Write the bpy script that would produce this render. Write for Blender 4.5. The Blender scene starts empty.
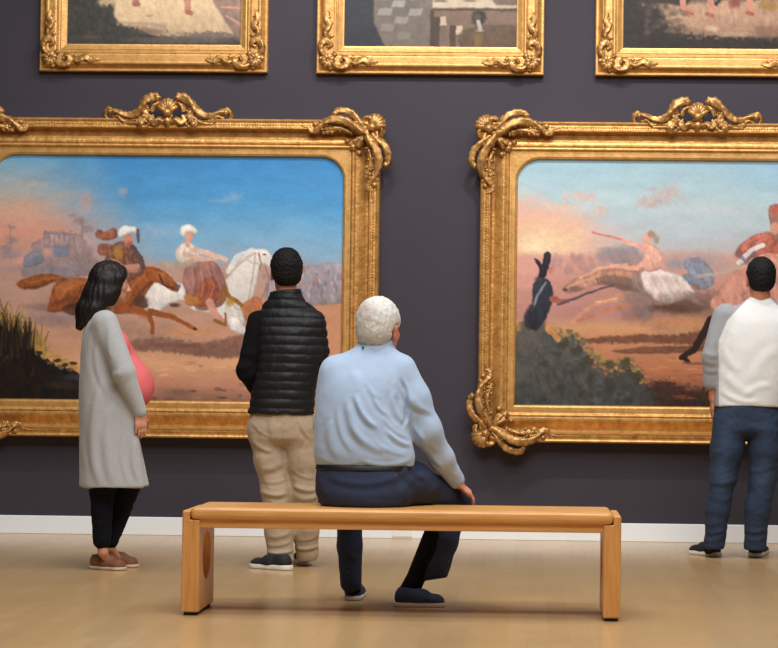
import bpy, bmesh, math, random
import numpy as np
from mathutils import Matrix, Vector

# ------------------------------------------------------------------ camera
SC = bpy.context.scene
COL = SC.collection
F = 2100.0; PX, PY = 474.0, 324.0
CAMP = np.array([0.0, -13.55, 1.0])
YAW, PITCH, ROLL = math.radians(1.56), math.radians(1.637), math.radians(0.66)
ROT = Matrix.Rotation(YAW, 3, 'Z') @ Matrix.Rotation(math.pi/2 + PITCH, 3, 'X') @ Matrix.Rotation(ROLL, 3, 'Z')
RN = np.array(ROT)
cd = bpy.data.cameras.new('camera'); cam = bpy.data.objects.new('camera', cd); COL.objects.link(cam)
cam.location = CAMP; cam.rotation_euler = ROT.to_euler()
cd.sensor_width = 36; cd.lens = F/778*36
cd.shift_x = -(PX-389)/778; cd.shift_y = (PY-324)/778
cd.clip_end = 100
SC.camera = cam

# ------------------------------------------------------------------ light
SC.view_settings.view_transform = 'Standard'; SC.view_settings.look = 'None'
SC.view_settings.gamma = 1; SC.view_settings.use_curve_mapping = False
SC.view_settings.exposure = -0.55
w = bpy.data.worlds.new('world'); SC.world = w; w.use_nodes = True
w.node_tree.nodes['Background'].inputs[0].default_value = (1.0, 0.98, 0.96, 1)
w.node_tree.nodes['Background'].inputs[1].default_value = 0.20

def spot(x, y, z, tx, ty, tz, power, size=70, blend=0.8, rad=0.10, col=(1, .985, .965)):
    l = bpy.data.lights.new('track_light', 'SPOT'); o = bpy.data.objects.new('track_light', l); COL.objects.link(o)
    l.energy = power; l.spot_size = math.radians(size); l.spot_blend = blend; l.shadow_soft_size = rad; l.color = col
    o.location = (x, y, z); d = Vector((tx-x, ty-y, tz-z)); o.rotation_euler = d.to_track_quat('-Z', 'Y').to_euler()
def area(x, y, z, tx, ty, tz, power, sx, sy, col=(1, .985, .965)):  # unseen broad lamp added at ceiling height for general fill, no fixture modelled
    l = bpy.data.lights.new('ceiling_fill_light', 'AREA'); o = bpy.data.objects.new('ceiling_fill_light', l); COL.objects.link(o)
    l.shape = 'RECTANGLE'; l.size = sx; l.size_y = sy; l.energy = power; l.color = col
    o.location = (x, y, z); d = Vector((tx-x, ty-y, tz-z)); o.rotation_euler = d.to_track_quat('-Z', 'Y').to_euler()
# track heads high in front of the picture wall, one pair per large painting
for x, tx in ((-1.1, -1.9), (0.1, -1.3), (0.3, 1.2), (1.2, 2.0)):
    spot(x, -2.3, 5.2, tx, 0, 2.25, 265, 76, 0.9, .09)
area(0.2, -8.2, 6.0, 0.2, -3.4, 0.6, 430, 5.0, 1.4)
area(0.2, -5.6, 6.0, 0.2, -5.2, 0, 230, 5.0, 1.0)
area(-2.2, -3.6, 6.0, -1.6, -2.6, 0, 110, 2.2, 1.0)
area(2.4, -3.6, 6.0, 1.8, -2.6, 0, 110, 2.2, 1.0)

# ------------------------------------------------------------------ helpers
def nrm(v):
    v = np.asarray(v, float); return v/(np.linalg.norm(v)+1e-12)
def U(px, py, Y):
    """photo pixel at depth plane Y -> world point"""
    d = RN @ np.array([(px-PX)/F, -(py-PY)/F, -1.0])
    t = (Y-CAMP[1])/d[1]
    return CAMP + d*t
def proj(P):
    c = (np.asarray(P)-CAMP) @ RN
    return PX + F*c[..., 0]/(-c[..., 2]), PY - F*c[..., 1]/(-c[..., 2])

_rs = np.random.RandomState(7)
_T = _rs.rand(4, 32, 32, 32)
def noise3(P, scale=1.0, seed=0):
    """smooth value noise, -1..1"""
    q = np.asarray(P)*scale + seed*7.31 + 100.0
    i = np.floor(q).astype(int); f = q-i; f = f*f*(3-2*f); i &= 31; j = (i+1) & 31
    T = _T[seed % 4]
    x0, y0, z0 = i[..., 0], i[..., 1], i[..., 2]; x1, y1, z1 = j[..., 0], j[..., 1], j[..., 2]
    fx, fy, fz = f[..., 0], f[..., 1], f[..., 2]
    a = T[x0, y0, z0]*(1-fx)+T[x1, y0, z0]*fx; b = T[x0, y1, z0]*(1-fx)+T[x1, y1, z0]*fx
    c = T[x0, y0, z1]*(1-fx)+T[x1, y0, z1]*fx; d = T[x0, y1, z1]*(1-fx)+T[x1, y1, z1]*fx
    return (((a*(1-fy)+b*fy)*(1-fz) + (c*(1-fy)+d*fy)*fz)-.5)*2
def fbm(P, scale=1.0, seed=0, octv=4):
    s = 0; a = .5; k = scale
    for n in range(octv):
        s = s + a*noise3(P, k, seed+n); a *= .5; k *= 2.03
    return s
def sstep(a, b, x):
    t = np.clip((x-a)/(b-a), 0, 1); return t*t*(3-2*t)
def lin(c):
    c = np.asarray(c, float)/255.0
    return np.where(c <= .04045, c/12.92, ((c+.055)/1.055)**2.4)

def tag(o, label=None, cat=None, group=None, kind=None):
    if label: o['label'] = label
    if cat: o['category'] = cat
    if group: o['group'] = group
    if kind: o['kind'] = kind
    return o

ORG = {}
def mesh_obj(name, V, Fc, mat, parent=None, smooth=True, colors=None, origin=None):
    me = bpy.data.meshes.new(name)
    V = np.asarray(V, float)
    org = np.zeros(3) if origin is None else np.asarray(origin, float)
    if parent is not None: org = ORG[parent.name]
    me.from_pydata((V-org).tolist(), [], [list(map(int, f)) for f in Fc] if not isinstance(Fc, np.ndarray) else Fc.tolist())
    me.update()
    if smooth: me.polygons.foreach_set('use_smooth', np.ones(len(me.polygons), bool))
    if colors is not None:
        ca = me.color_attributes.new('paint', 'FLOAT_COLOR', 'POINT')
        rgba = np.ones((len(V), 4)); rgba[:, :3] = colors
        ca.data.foreach_set('color', rgba.ravel())
    me.materials.append(mat)
    o = bpy.data.objects.new(name, me); COL.objects.link(o)
    if parent is not None: o.parent = parent
    else: o.location = org
    ORG[o.name] = org
    return o

def empty(name, loc):
    o = bpy.data.objects.new(name, None); COL.objects.link(o); o.location = loc; o.empty_display_size = .1
    ORG[o.name] = np.array(loc, float); return o

# ------------------------------------------------------------------ materials
def newmat(name):
    m = bpy.data.materials.new(name); m.use_nodes = True
    nt = m.node_tree; return m, nt, nt.nodes['Principled BSDF']
def nd(nt, t, **k):
    n = nt.nodes.new(t)
    for a, b in k.items(): setattr(n, a, b)
    return n
def mat(name, rgb, rough=.8, metal=0, var=0.0, vscale=20, bump=0.0, bscale=200, sheen=0, attr=False, stretch=(1, 1, 1), spec=.5, coat=0):
    m, nt, b = newmat(name)
    L = nt.links
    b.inputs['Roughness'].default_value = rough; b.inputs['Metallic'].default_value = metal
    b.inputs['Specular IOR Level'].default_value = spec
    if sheen: b.inputs['Sheen Weight'].default_value = sheen
    if coat: b.inputs['Coat Weight'].default_value = coat
    tc = nd(nt, 'ShaderNodeTexCoord'); mp = nd(nt, 'ShaderNodeMapping'); mp.inputs['Scale'].default_value = stretch
    L.new(tc.outputs['Object'], mp.inputs[0])
    if attr:
        src = nd(nt, 'ShaderNodeAttribute'); src.attribute_name = 'paint'; cs = src.outputs['Color']
    else:
        src = nd(nt, 'ShaderNodeRGB'); src.outputs[0].default_value = (*lin(rgb), 1); cs = src.outputs[0]
    if var:
        n = nd(nt, 'ShaderNodeTexNoise'); n.inputs['Scale'].default_value = vscale; n.inputs['Detail'].default_value = 5
        L.new(mp.outputs[0], n.inputs['Vector'])
        mr = nd(nt, 'ShaderNodeMapRange'); mr.inputs[1].default_value = .25; mr.inputs[2].default_value = .75
        mr.inputs[3].default_value = 1-var; mr.inputs[4].default_value = 1+var
        L.new(n.outputs[0], mr.inputs[0])
        mx = nd(nt, 'ShaderNodeVectorMath', operation='SCALE'); L.new(cs, mx.inputs[0]); L.new(mr.outputs[0], mx.inputs['Scale'])
        cs = mx.outputs[0]
    L.new(cs, b.inputs['Base Color'])
    if bump:
        n = nd(nt, 'ShaderNodeTexNoise'); n.inputs['Scale'].default_value = bscale; n.inputs['Detail'].default_value = 4
        L.new(mp.outputs[0], n.inputs['Vector'])
        bp = nd(nt, 'ShaderNodeBump'); bp.inputs['Strength'].default_value = 1; bp.inputs['Distance'].default_value = bump
        L.new(n.outputs[0], bp.inputs['Height']); L.new(bp.outputs[0], b.inputs['Normal'])
    return m

M = {}
M['wall'] = mat('wall_paint', (53, 48, 58), .8, var=.03, vscale=3, bump=.0006, bscale=300)
M['base'] = mat('baseboard_paint', (238, 242, 245), .45, bump=.0002, bscale=60)
M['plate'] = mat('plate_plastic', (236, 236, 234), .35, bump=.0001)
M['skin'] = mat('skin', (200, 140, 110), .5, attr=True, var=.05, vscale=60, bump=.0006, bscale=300)
M['hair_black'] = mat('black_hair', (15, 13, 13), .7, var=.4, vscale=60, bump=.003, bscale=260, stretch=(1, 1, .5), spec=.25)
M['hair_dark'] = mat('dark_brown_hair', (24, 18, 17), .5, var=.35, vscale=90, bump=.002, bscale=90, stretch=(2, 2, .16), spec=.35)
M['hair_grey'] = mat('grey_hair', (205, 203, 198), .7, attr=True, var=.16, vscale=70, bump=.004, bscale=190, stretch=(1, 1, .4))
M['cardigan'] = mat('grey_knit', (176, 176, 177), .95, var=.10, vscale=130, bump=.0016, bscale=260, sheen=.3)
M['pink'] = mat('coral_jersey', (226, 108, 110), .85, var=.03, bump=.0005)
M['leggings'] = mat('navy_black_cotton', (13, 15, 25), .9, spec=.2, var=.2, vscale=15, bump=.0005)
M['tan_shoe'] = mat('tan_suede', (128, 84, 58), .8, var=.15, vscale=50, bump=.0008)
M['sole'] = mat('white_rubber', (224, 218, 208), .6, var=.05)
M['tan_sole'] = mat('pale_rubber', (215, 190, 165), .6, var=.05)
M['nylon'] = mat('black_nylon', (21, 21, 24), .55, spec=.35, var=.12, vscale=30, bump=.0016, bscale=55)
M['black_knit'] = mat('black_sweater', (13, 12, 14), .95, spec=.2, var=.15, vscale=40, bump=.001)
M['khaki'] = mat('khaki_cotton', (178, 157, 132), .9, var=.07, vscale=12, bump=.001, bscale=60, sheen=.1)
M['black_shoe'] = mat('black_canvas', (24, 24, 29), .75, var=.15, bump=.0008)
M['blue_shirt'] = mat('light_blue_cotton', (168, 189, 216), .85, var=.03, vscale=30, bump=.0009, bscale=40, sheen=.15)
M['sock'] = mat('black_sock', (11, 11, 15), .9, spec=.2, bump=.0006)
M['navy_shoe'] = mat('navy_knit', (50, 66, 96), .85, var=.18, vscale=90, bump=.0012, bscale=240)
M['belt'] = mat('dark_leather', (18, 18, 24), .5, bump=.0004)
M['jeans'] = mat('blue_denim', (46, 65, 93), .9, attr=True, var=.16, vscale=70, bump=.0009, bscale=90)
M['raglan'] = mat('raglan_jersey', (235, 235, 235), .9, attr=True, var=.02, bump=.001, bscale=45, sheen=.1)
M['rubber'] = mat('black_rubber', (18, 16, 15), .8, bump=.0003)
M['button'] = mat('dark_button', (30, 34, 46), .4, bump=.0001)

def dotted(name, rgb, drgb):
    m, nt, b = newmat(name); L = nt.links
    b.inputs['Roughness'].default_value = .85
    tc = nd(nt, 'ShaderNodeTexCoord')
    v = nd(nt, 'ShaderNodeTexVoronoi'); v.inputs['Scale'].default_value = 15; v.inputs['Randomness'].default_value = .45
    L.new(tc.outputs['Object'], v.inputs['Vector'])
    lt = nd(nt, 'ShaderNodeMath', operation='LESS_THAN'); lt.inputs[1].default_value = .075; L.new(v.outputs['Distance'], lt.inputs[0])
    n = nd(nt, 'ShaderNodeTexNoise'); n.inputs['Scale'].default_value = 9; L.new(tc.outputs['Object'], n.inputs['Vector'])
    r = nd(nt, 'ShaderNodeValToRGB'); r.color_ramp.elements[0].color = (*lin(rgb)*.85, 1); r.color_ramp.elements[1].color = (*lin(rgb)*1.15, 1)
    L.new(n.outputs[0], r.inputs[0])
    mx = nd(nt, 'ShaderNodeMix', data_type='RGBA'); L.new(lt.outputs[0], mx.inputs[0]); L.new(r.outputs[0], mx.inputs[6]); mx.inputs[7].default_value = (*lin(drgb), 1)
    L.new(mx.outputs[2], b.inputs['Base Color'])
    bp = nd(nt, 'ShaderNodeBump'); bp.inputs['Distance'].default_value = .001
    n2 = nd(nt, 'ShaderNodeTexNoise'); n2.inputs['Scale'].default_value = 60; L.new(tc.outputs['Object'], n2.inputs['Vector'])
    L.new(n2.outputs[0], bp.inputs['Height']); L.new(bp.outputs[0], b.inputs['Normal'])
    return m
M['navy_trouser'] = dotted('navy_dotted_cotton', (33, 44, 70), (84, 94, 114))

def goldmat(name, rgb, dark, rough=.38, pat=0):
    m, nt, b = newmat(name); L = nt.links
    b.inputs['Metallic'].default_value = .5; b.inputs['Roughness'].default_value = rough
    tc = nd(nt, 'ShaderNodeTexCoord')
    n = nd(nt, 'ShaderNodeTexNoise'); n.inputs['Scale'].default_value = 22; n.inputs['Detail'].default_value = 8; n.inputs['Roughness'].default_value = .65
    L.new(tc.outputs['Object'], n.inputs['Vector'])
    r = nd(nt, 'ShaderNodeValToRGB'); r.color_ramp.elements[0].position = .33; r.color_ramp.elements[1].position = .62
    r.color_ramp.elements[0].color = (*lin(dark), 1); r.color_ramp.elements[1].color = (*lin(rgb), 1)
    L.new(n.outputs[0], r.inputs[0]); L.new(r.outputs[0], b.inputs['Base Color'])
    bp = nd(nt, 'ShaderNodeBump'); bp.inputs['Distance'].default_value = .0022 if pat else .0012
    if pat:
        v = nd(nt, 'ShaderNodeTexVoronoi'); v.inputs['Scale'].default_value = pat; v.feature = 'SMOOTH_F1'
        L.new(tc.outputs['Object'], v.inputs['Vector'])
        ad = nd(nt, 'ShaderNodeMath', operation='ADD'); L.new(v.outputs['Distance'], ad.inputs[0]); L.new(n.outputs[0], ad.inputs[1])
        L.new(ad.outputs[0], bp.inputs['Height'])
    else:
        n3 = nd(nt, 'ShaderNodeTexNoise'); n3.inputs['Scale'].default_value = 70; L.new(tc.outputs['Object'], n3.inputs['Vector'])
        L.new(n3.outputs[0], bp.inputs['Height'])
    L.new(bp.outputs[0], b.inputs['Normal'])
    return m
M['gold'] = goldmat('gilded_moulding', (210, 160, 92), (170, 122, 62), .44, 60)
M['gold_smooth'] = goldmat('burnished_gilding', (212, 164, 98), (186, 136, 72), .42)
M['gold_orn'] = goldmat('aged_gilt_plaster', (206, 158, 94), (132, 90, 46), .44)
M['canvas'] = mat('oil_paint', (128, 128, 128), .42, attr=True, bump=.0006, bscale=110, spec=.25)

def woodmat(name, a, bcol, sc, rough, axis_scale, spec=.5, coat=0):
    m, nt, b = newmat(name); L = nt.links
    b.inputs['Roughness'].default_value = rough; b.inputs['Specular IOR Level'].default_value = spec
    b.inputs['Coat Weight'].default_value = coat; b.inputs['Coat Roughness'].default_value = .25
    tc = nd(nt, 'ShaderNodeTexCoord'); mp = nd(nt, 'ShaderNodeMapping'); mp.inputs['Scale'].default_value = axis_scale
    L.new(tc.outputs['Object'], mp.inputs[0])
    n = nd(nt, 'ShaderNodeTexNoise'); n.inputs['Scale'].default_value = sc; n.inputs['Detail'].default_value = 7; n.inputs['Distortion'].default_value = .6
    L.new(mp.outputs[0], n.inputs['Vector'])
    r = nd(nt, 'ShaderNodeValToRGB'); r.color_ramp.elements[0].position = .3; r.color_ramp.elements[1].position = .7
    r.color_ramp.elements[0].color = (*lin(a), 1); r.color_ramp.elements[1].color = (*lin(bcol), 1)
    L.new(n.outputs[0], r.inputs[0]); L.new(r.outputs[0], b.inputs['Base Color'])
    bp = nd(nt, 'ShaderNodeBump'); bp.inputs['Distance'].default_value = .0003; L.new(n.outputs[0], bp.inputs['Height']); L.new(bp.outputs[0], b.inputs['Normal'])
    return m
M['bench_x'] = woodmat('oak_along', (203, 141, 74), (225, 168, 100), 9, .30, (.5, 7, 7))
M['bench_z'] = woodmat('oak_upright', (201, 138, 71), (223, 162, 94), 9, .36, (7, 7, .5))

def floormat():
    m, nt, b = newmat('maple_strip_floor'); L = nt.links
    tc = nd(nt, 'ShaderNodeTexCoord')
    br = nd(nt, 'ShaderNodeTexBrick'); br.inputs['Scale'].default_value = 1
    br.inputs['Brick Width'].default_value = 1.3; br.inputs['Row Height'].default_value = .083; br.inputs['Mortar Size'].default_value = .0008
    br.inputs['Color1'].default_value = (*lin((197, 164, 117)), 1); br.inputs['Color2'].default_value = (*lin((191, 157, 110)), 1)
    br.inputs['Mortar'].default_value = (*lin((182, 148, 102)), 1); br.inputs['Mortar Smooth'].default_value = .5
    br.offset = .37
    mp = nd(nt, 'ShaderNodeMapping'); mp.inputs['Rotation'].default_value = (0, 0, math.pi/2)
    L.new(tc.outputs['Object'], mp.inputs[0]); L.new(mp.outputs[0], br.inputs['Vector'])
    n = nd(nt, 'ShaderNodeTexNoise'); n.inputs['Scale'].default_value = 1.6; n.inputs['Detail'].default_value = 6
    L.new(tc.outputs['Object'], n.inputs['Vector'])
    mr = nd(nt, 'ShaderNodeMapRange'); mr.inputs[1].default_value = .3; mr.inputs[2].default_value = .7; mr.inputs[3].default_value = .93; mr.inputs[4].default_value = 1.06
    L.new(n.outputs[0], mr.inputs[0])
    sc = nd(nt, 'ShaderNodeVectorMath', operation='SCALE'); L.new(br.outputs['Color'], sc.inputs[0]); L.new(mr.outputs[0], sc.inputs['Scale'])
    L.new(sc.outputs[0], b.inputs['Base Color'])
    b.inputs['Roughness'].default_value = .21
    n2 = nd(nt, 'ShaderNodeTexNoise'); n2.inputs['Scale'].default_value = 5; L.new(tc.outputs['Object'], n2.inputs['Vector'])
    bp = nd(nt, 'ShaderNodeBump'); bp.inputs['Distance'].default_value = .0015; L.new(n2.outputs[0], bp.inputs['Height']); L.new(bp.outputs[0], b.inputs['Normal'])
    return m
M['floor'] = floormat()

# ------------------------------------------------------------------ structure
def box(name, x0, x1, y0, y1, z0, z1, m, parent=None, bev=0, seg=3):
    bm = bmesh.new()
    vs = [bm.verts.new((x, y, z)) for x in (x0, x1) for y in (y0, y1) for z in (z0, z1)]
    for f in ((0, 1, 3, 2), (4, 6, 7, 5), (0, 4, 5, 1), (2, 3, 7, 6), (0, 2, 6, 4), (1, 5, 7, 3)):
        bm.faces.new([vs[i] for i in f])
    if bev: bmesh.ops.bevel(bm, geom=bm.edges[:], offset=bev, segments=seg, profile=.5, affect='EDGES')
    bmesh.ops.recalc_face_normals(bm, faces=bm.faces)
    V = [v.co[:] for v in bm.verts]; bm.verts.index_update(); Fc = [[v.index for v in f.verts] for f in bm.faces]; bm.free()
    org = None if parent is not None else ((x0+x1)/2, (y0+y1)/2, z0)
    return mesh_obj(name, V, Fc, m, parent, smooth=False, origin=org)
tag(box('floor', -7, 7, -13.4, 0.0, -.1, 0, M['floor']), kind='structure')
tag(box('wall_left', -7.2, -7, -13.4, .2, -.1, 5.6, M['wall']), kind='structure')
tag(box('wall_right', 7, 7.2, -13.4, .2, -.1, 5.6, M['wall']), kind='structure')
tag(box('wall_back', -7, 7, 0, .2, -.1, 5.6, M['wall']), kind='structure')
tag(box('baseboard_left', -7, -6.984, -13.4, -.016, 0, .117, M['base'], bev=.004), kind='structure')
tag(box('baseboard_right', 6.984, 7, -13.4, -.016, 0, .117, M['base'], bev=.004), kind='structure')
tag(box('baseboard_back', -7, 7, -.016, .0, 0, .117, M['base'], bev=.004), kind='structure')

# ------------------------------------------------------------------ implicit surfaces
class Field:
    """smooth union of tapered / elliptic primitives, meshed with surface nets"""
    def __init__(s): s.p = []
    def cone(s, a, b, ra, rb, k=.02, side=None, f=(1, 1), op='+'):
        a = np.asarray(a, float); b = np.asarray(b, float)
        ax = b-a; Ln = np.linalg.norm(ax)+1e-9; ax = ax/Ln
        if side is None:
            side = np.array([1., 0, 0]) if abs(ax[0]) < .8 else np.array([0, 1., 0])
        side = np.asarray(side, float); side = nrm(side-ax*np.dot(side, ax)); oth = np.cross(ax, side)
        r = max(ra, rb)*max(f)+.001
        lo = np.minimum(a, b)-r; hi = np.maximum(a, b)+r
        def fn(P):
            q = P-a; t = q@ax; tc = np.clip(t, 0, Ln); R = ra+(rb-ra)*tc/Ln
            if f == (1, 1):
                return np.sqrt(((q-tc[..., None]*ax)**2).sum(-1))-R
            u = q@side; v = q@oth; w_ = t-tc
            e1 = R*f[0]; e2 = R*f[1]; e3 = np.minimum(e1, e2)
            k0 = np.sqrt((u/e1)**2+(v/e2)**2+(w_/e3)**2)+1e-9
            k1 = np.sqrt((u/e1**2)**2+(v/e2**2)**2+(w_/e3**2)**2)+1e-9
            return k0*(k0-1)/k1
        s.p.append((fn, lo, hi, k, op)); return s
    def ell(s, c, r, k=.02, fr=None, op='+'):
        c = np.asarray(c, float); r = np.asarray(r, float) if np.ndim(r) else np.array([r]*3, float)
        A = np.eye(3) if fr is None else np.array(fr, float)     # rows = axes
        m_ = np.abs(A.T)@r+.001
        def fn(P):
            q = (P-c)@A.T
            k0 = np.sqrt(((q/r)**2).sum(-1))+1e-9; k1 = np.sqrt(((q/r**2)**2).sum(-1))+1e-9
            return k0*(k0-1)/k1
        s.p.append((fn, c-m_, c+m_, k, op)); return s
    def func(s, fn, k=.004, op='&'):
        s.p.append((fn, None, None, k, op)); return s
    def chain(s, pts, rad, k=.02, side=None, f=(1, 1)):
        for i in range(len(pts)-1):
            s.cone(pts[i], pts[i+1], rad[i], rad[i+1], k, side, f)
        return s
    def loft(s, rings, side, k=.02):
        """rings: (centre, half width, half depth)"""
        R = sorted([(c[2], c[0], c[1], w_, d_) for c, w_, d_ in rings]); R = np.array(R, float)
        D_ = []
        for i in range(len(R)-1):
            a_, b_, c_, d_ = R[max(i-1, 0)], R[i], R[i+1], R[min(i+2, len(R)-1)]
            hz = c_[0]-b_[0]; m0 = (c_-a_)/(c_[0]-a_[0]+1e-9)*hz; m1 = (d_-b_)/(d_[0]-b_[0]+1e-9)*hz
            for t in np.linspace(0, 1, 12, endpoint=False):
                D_.append((2*t**3-3*t*t+1)*b_+(t**3-2*t*t+t)*m0+(-2*t**3+3*t*t)*c_+(t**3-t*t)*m1)
        D_.append(R[-1]); D_ = np.array(D_)
        sd = nrm([side[0], side[1], 0]); ot = np.array([-sd[1], sd[0], 0])
        def fn(P):
            z = P[..., 2]; zc = np.clip(z, D_[0, 0], D_[-1, 0]); g = lambda j: np.interp(zc, D_[:, 0], D_[:, j])
            x = P[..., 0]-g(1); y = P[..., 1]-g(2); e1 = g(3); e2 = g(4); e3 = np.minimum(e1, e2)*.4
            u = x*sd[0]+y*sd[1]; v = x*ot[0]+y*ot[1]; w_ = z-zc
            # slightly squared section
            k0 = np.sqrt((u/e1)**2+(v/e2)**2+(w_/e3)**2)+1e-9; k1 = np.sqrt((u/e1**2)**2+(v/e2**2)**2+(w_/e3**2)**2)+1e-9
            return k0*(k0-1)/k1
        m_ = R[:, 3:].max()
        lo = np.array([R[:, 1].min()-m_, R[:, 2].min()-m_, R[0, 0]-.4*R[0, 3:].min()]); hi = np.array([R[:, 1].max()+m_, R[:, 2].max()+m_, R[-1, 0]+.4*R[-1, 3:].min()])
        s.p.append((fn, lo, hi, k, '+'))
        return s
    def mesh(s, res=.006):
        lo = np.min([p[1] for p in s.p if p[1] is not None and p[4] == '+'], 0)-3*res-.01
        hi = np.max([p[2] for p in s.p if p[1] is not None and p[4] == '+'], 0)+3*res+.01
        n = np.ceil((hi-lo)/res).astype(int)+1
        D = np.full(n, .08, np.float32)
        G = [lo[i]+res*np.arange(n[i]) for i in range(3)]
        for fn, a, b, k, op in s.p:
            if a is None: i0 = np.zeros(3, int); i1 = n
            else:
                pad = k+2*res if op == '+' else k+res
                i0 = np.maximum(np.floor((a-pad-lo)/res).astype(int), 0); i1 = np.minimum(np.ceil((b+pad-lo)/res).astype(int)+1, n)
            if (i1 <= i0).any(): continue
            sl = tuple(slice(i0[i], i1[i]) for i in range(3))
            P = np.stack(np.meshgrid(*[G[i][sl[i]] for i in range(3)], indexing='ij'), -1)
            d = fn(P); A = D[sl]
            k = max(k, 1e-4)
            if op == '+':
                h = np.maximum(k-np.abs(A-d), 0)/k; D[sl] = np.minimum(A, d)-h*h*k*.25
            elif op == '&':
                h = np.maximum(k-np.abs(A-d), 0)/k; D[sl] = np.maximum(A, d)+h*h*k*.25
            else:
                d = -d; h = np.maximum(k-np.abs(A-d), 0)/k; D[sl] = np.maximum(A, d)+h*h*k*.25
        return nets(D, lo, res)

def nets(D, lo, res):
    S = D < 0
    nx, ny, nz = D.shape
    cs = [(i, j, k) for i in (0, 1) for j in (0, 1) for k in (0, 1)]
    c = np.stack([S[i:nx-1+i, j:ny-1+j, k:nz-1+k] for i, j, k in cs], -1)
    cnt = c.sum(-1); act = (cnt > 0) & (cnt < 8)
    idx = -np.ones(act.shape, int); ii = np.argwhere(act); idx[act] = np.arange(len(ii))
    d = np.stack([D[i:nx-1+i, j:ny-1+j, k:nz-1+k][act] for i, j, k in cs], -1).astype(float)
    acc = np.zeros((len(ii), 3)); num = np.zeros(len(ii))
    C = np.array(cs, float)
    for a in range(8):
        for b in range(a+1, 8):
            if np.abs(C[a]-C[b]).sum() != 1: continue
            da, db = d[:, a], d[:, b]; m_ = (da < 0) != (db < 0)
            t = np.where(m_, da/np.where(m_, da-db, 1), 0)
            acc += np.where(m_[:, None], C[a]+(C[b]-C[a])*t[:, None], 0); num += m_
    V = lo + (ii + acc/num[:, None])*res
    Q = []
    for ax in range(3):
        o = [q for q in range(3) if q != ax]
        sl0 = [slice(None)]*3; sl1 = [slice(None)]*3; sl0[ax] = slice(0, -1); sl1[ax] = slice(1, None)
        for q in o: sl0[q] = slice(1, -1); sl1[q] = slice(1, -1)
        A = S[tuple(sl0)]; B = S[tuple(sl1)]; e = np.argwhere(A != B)
        if not len(e): continue
        ins = A[tuple(e.T)]
        base = e.copy(); base[:, o[0]] += 1; base[:, o[1]] += 1
        def cell(du, dv):
            t = base.copy(); t[:, o[0]] += du; t[:, o[1]] += dv; return idx[tuple(t.T)]
        q = np.stack([cell(-1, -1), cell(0, -1), cell(0, 0), cell(-1, 0)], -1)
        flip = ins if ax != 1 else ~ins
        q[~flip] = q[~flip][:, ::-1]
        Q.append(q)
    Q = np.concatenate(Q)
    return V, Q

def vnormals(V, Q):
    a = V[Q[:, 2]]-V[Q[:, 0]]; b = V[Q[:, 3]]-V[Q[:, 1]]; n = np.cross(a, b)
    N = np.zeros_like(V)
    for i in range(4): np.add.at(N, Q[:, i], n)
    return N/(np.linalg.norm(N, axis=1)[:, None]+1e-12)

def relax(V, Q, it=2, lam=.5):
    for _ in range(it):
        S = np.zeros_like(V); c = np.zeros(len(V))
        for i in range(4):
            j = (i+1) % 4
            np.add.at(S, Q[:, i], V[Q[:, j]]); np.add.at(c, Q[:, i], 1)
            np.add.at(S, Q[:, j], V[Q[:, i]]); np.add.at(c, Q[:, j], 1)
        V = V+lam*(S/c[:, None]-V)
    return V

def folds2d(V, N, segs, back=True):
    """cloth folds given as strokes (photo px) on the camera-facing side: x0,y0,x1,y1,width,amp(m)"""
    px, py = proj(V); face = np.clip(-N[:, 1], 0, 1)**.5
    out = np.zeros(len(V))
    for x0, y0, x1, y1, wd, am in segs:
        dx, dy = x1-x0, y1-y0; L2 = dx*dx+dy*dy
        t = ((px-x0)*dx+(py-y0)*dy)/L2; tc = np.clip(t, 0, 1)
        bow = math.sqrt(L2)*.10*4*tc*(1-tc)
        L = math.sqrt(L2); s_ = ((px-x0)*(-dy)+(py-y0)*dx)/L - bow
        al = np.where((t < 0) | (t > 1), np.abs(t-tc)*L, 0)
        g = s_/wd
        prof = np.exp(-g*g) - .7*np.exp(-(g-1.3)**2)
        out += am*prof*np.exp(-(al/wd)**2)*sstep(0, .25, tc+.1)*sstep(0, .3, 1.1-tc)*face
    return out

def build(name, fld, m, parent=None, res=.006, disp=None, colf=None, it=1, origin=None):
    V, Q = fld.mesh(res); V = relax(V, Q, it)
    if disp is not None:
        N = vnormals(V, Q); V = V+N*disp(V, N)[:, None]; V = relax(V, Q, 1, .3)
    cc = None
    if colf is not None: cc = colf(V)
    return mesh_obj(name, V, Q, m, parent, True, cc, origin)

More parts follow.
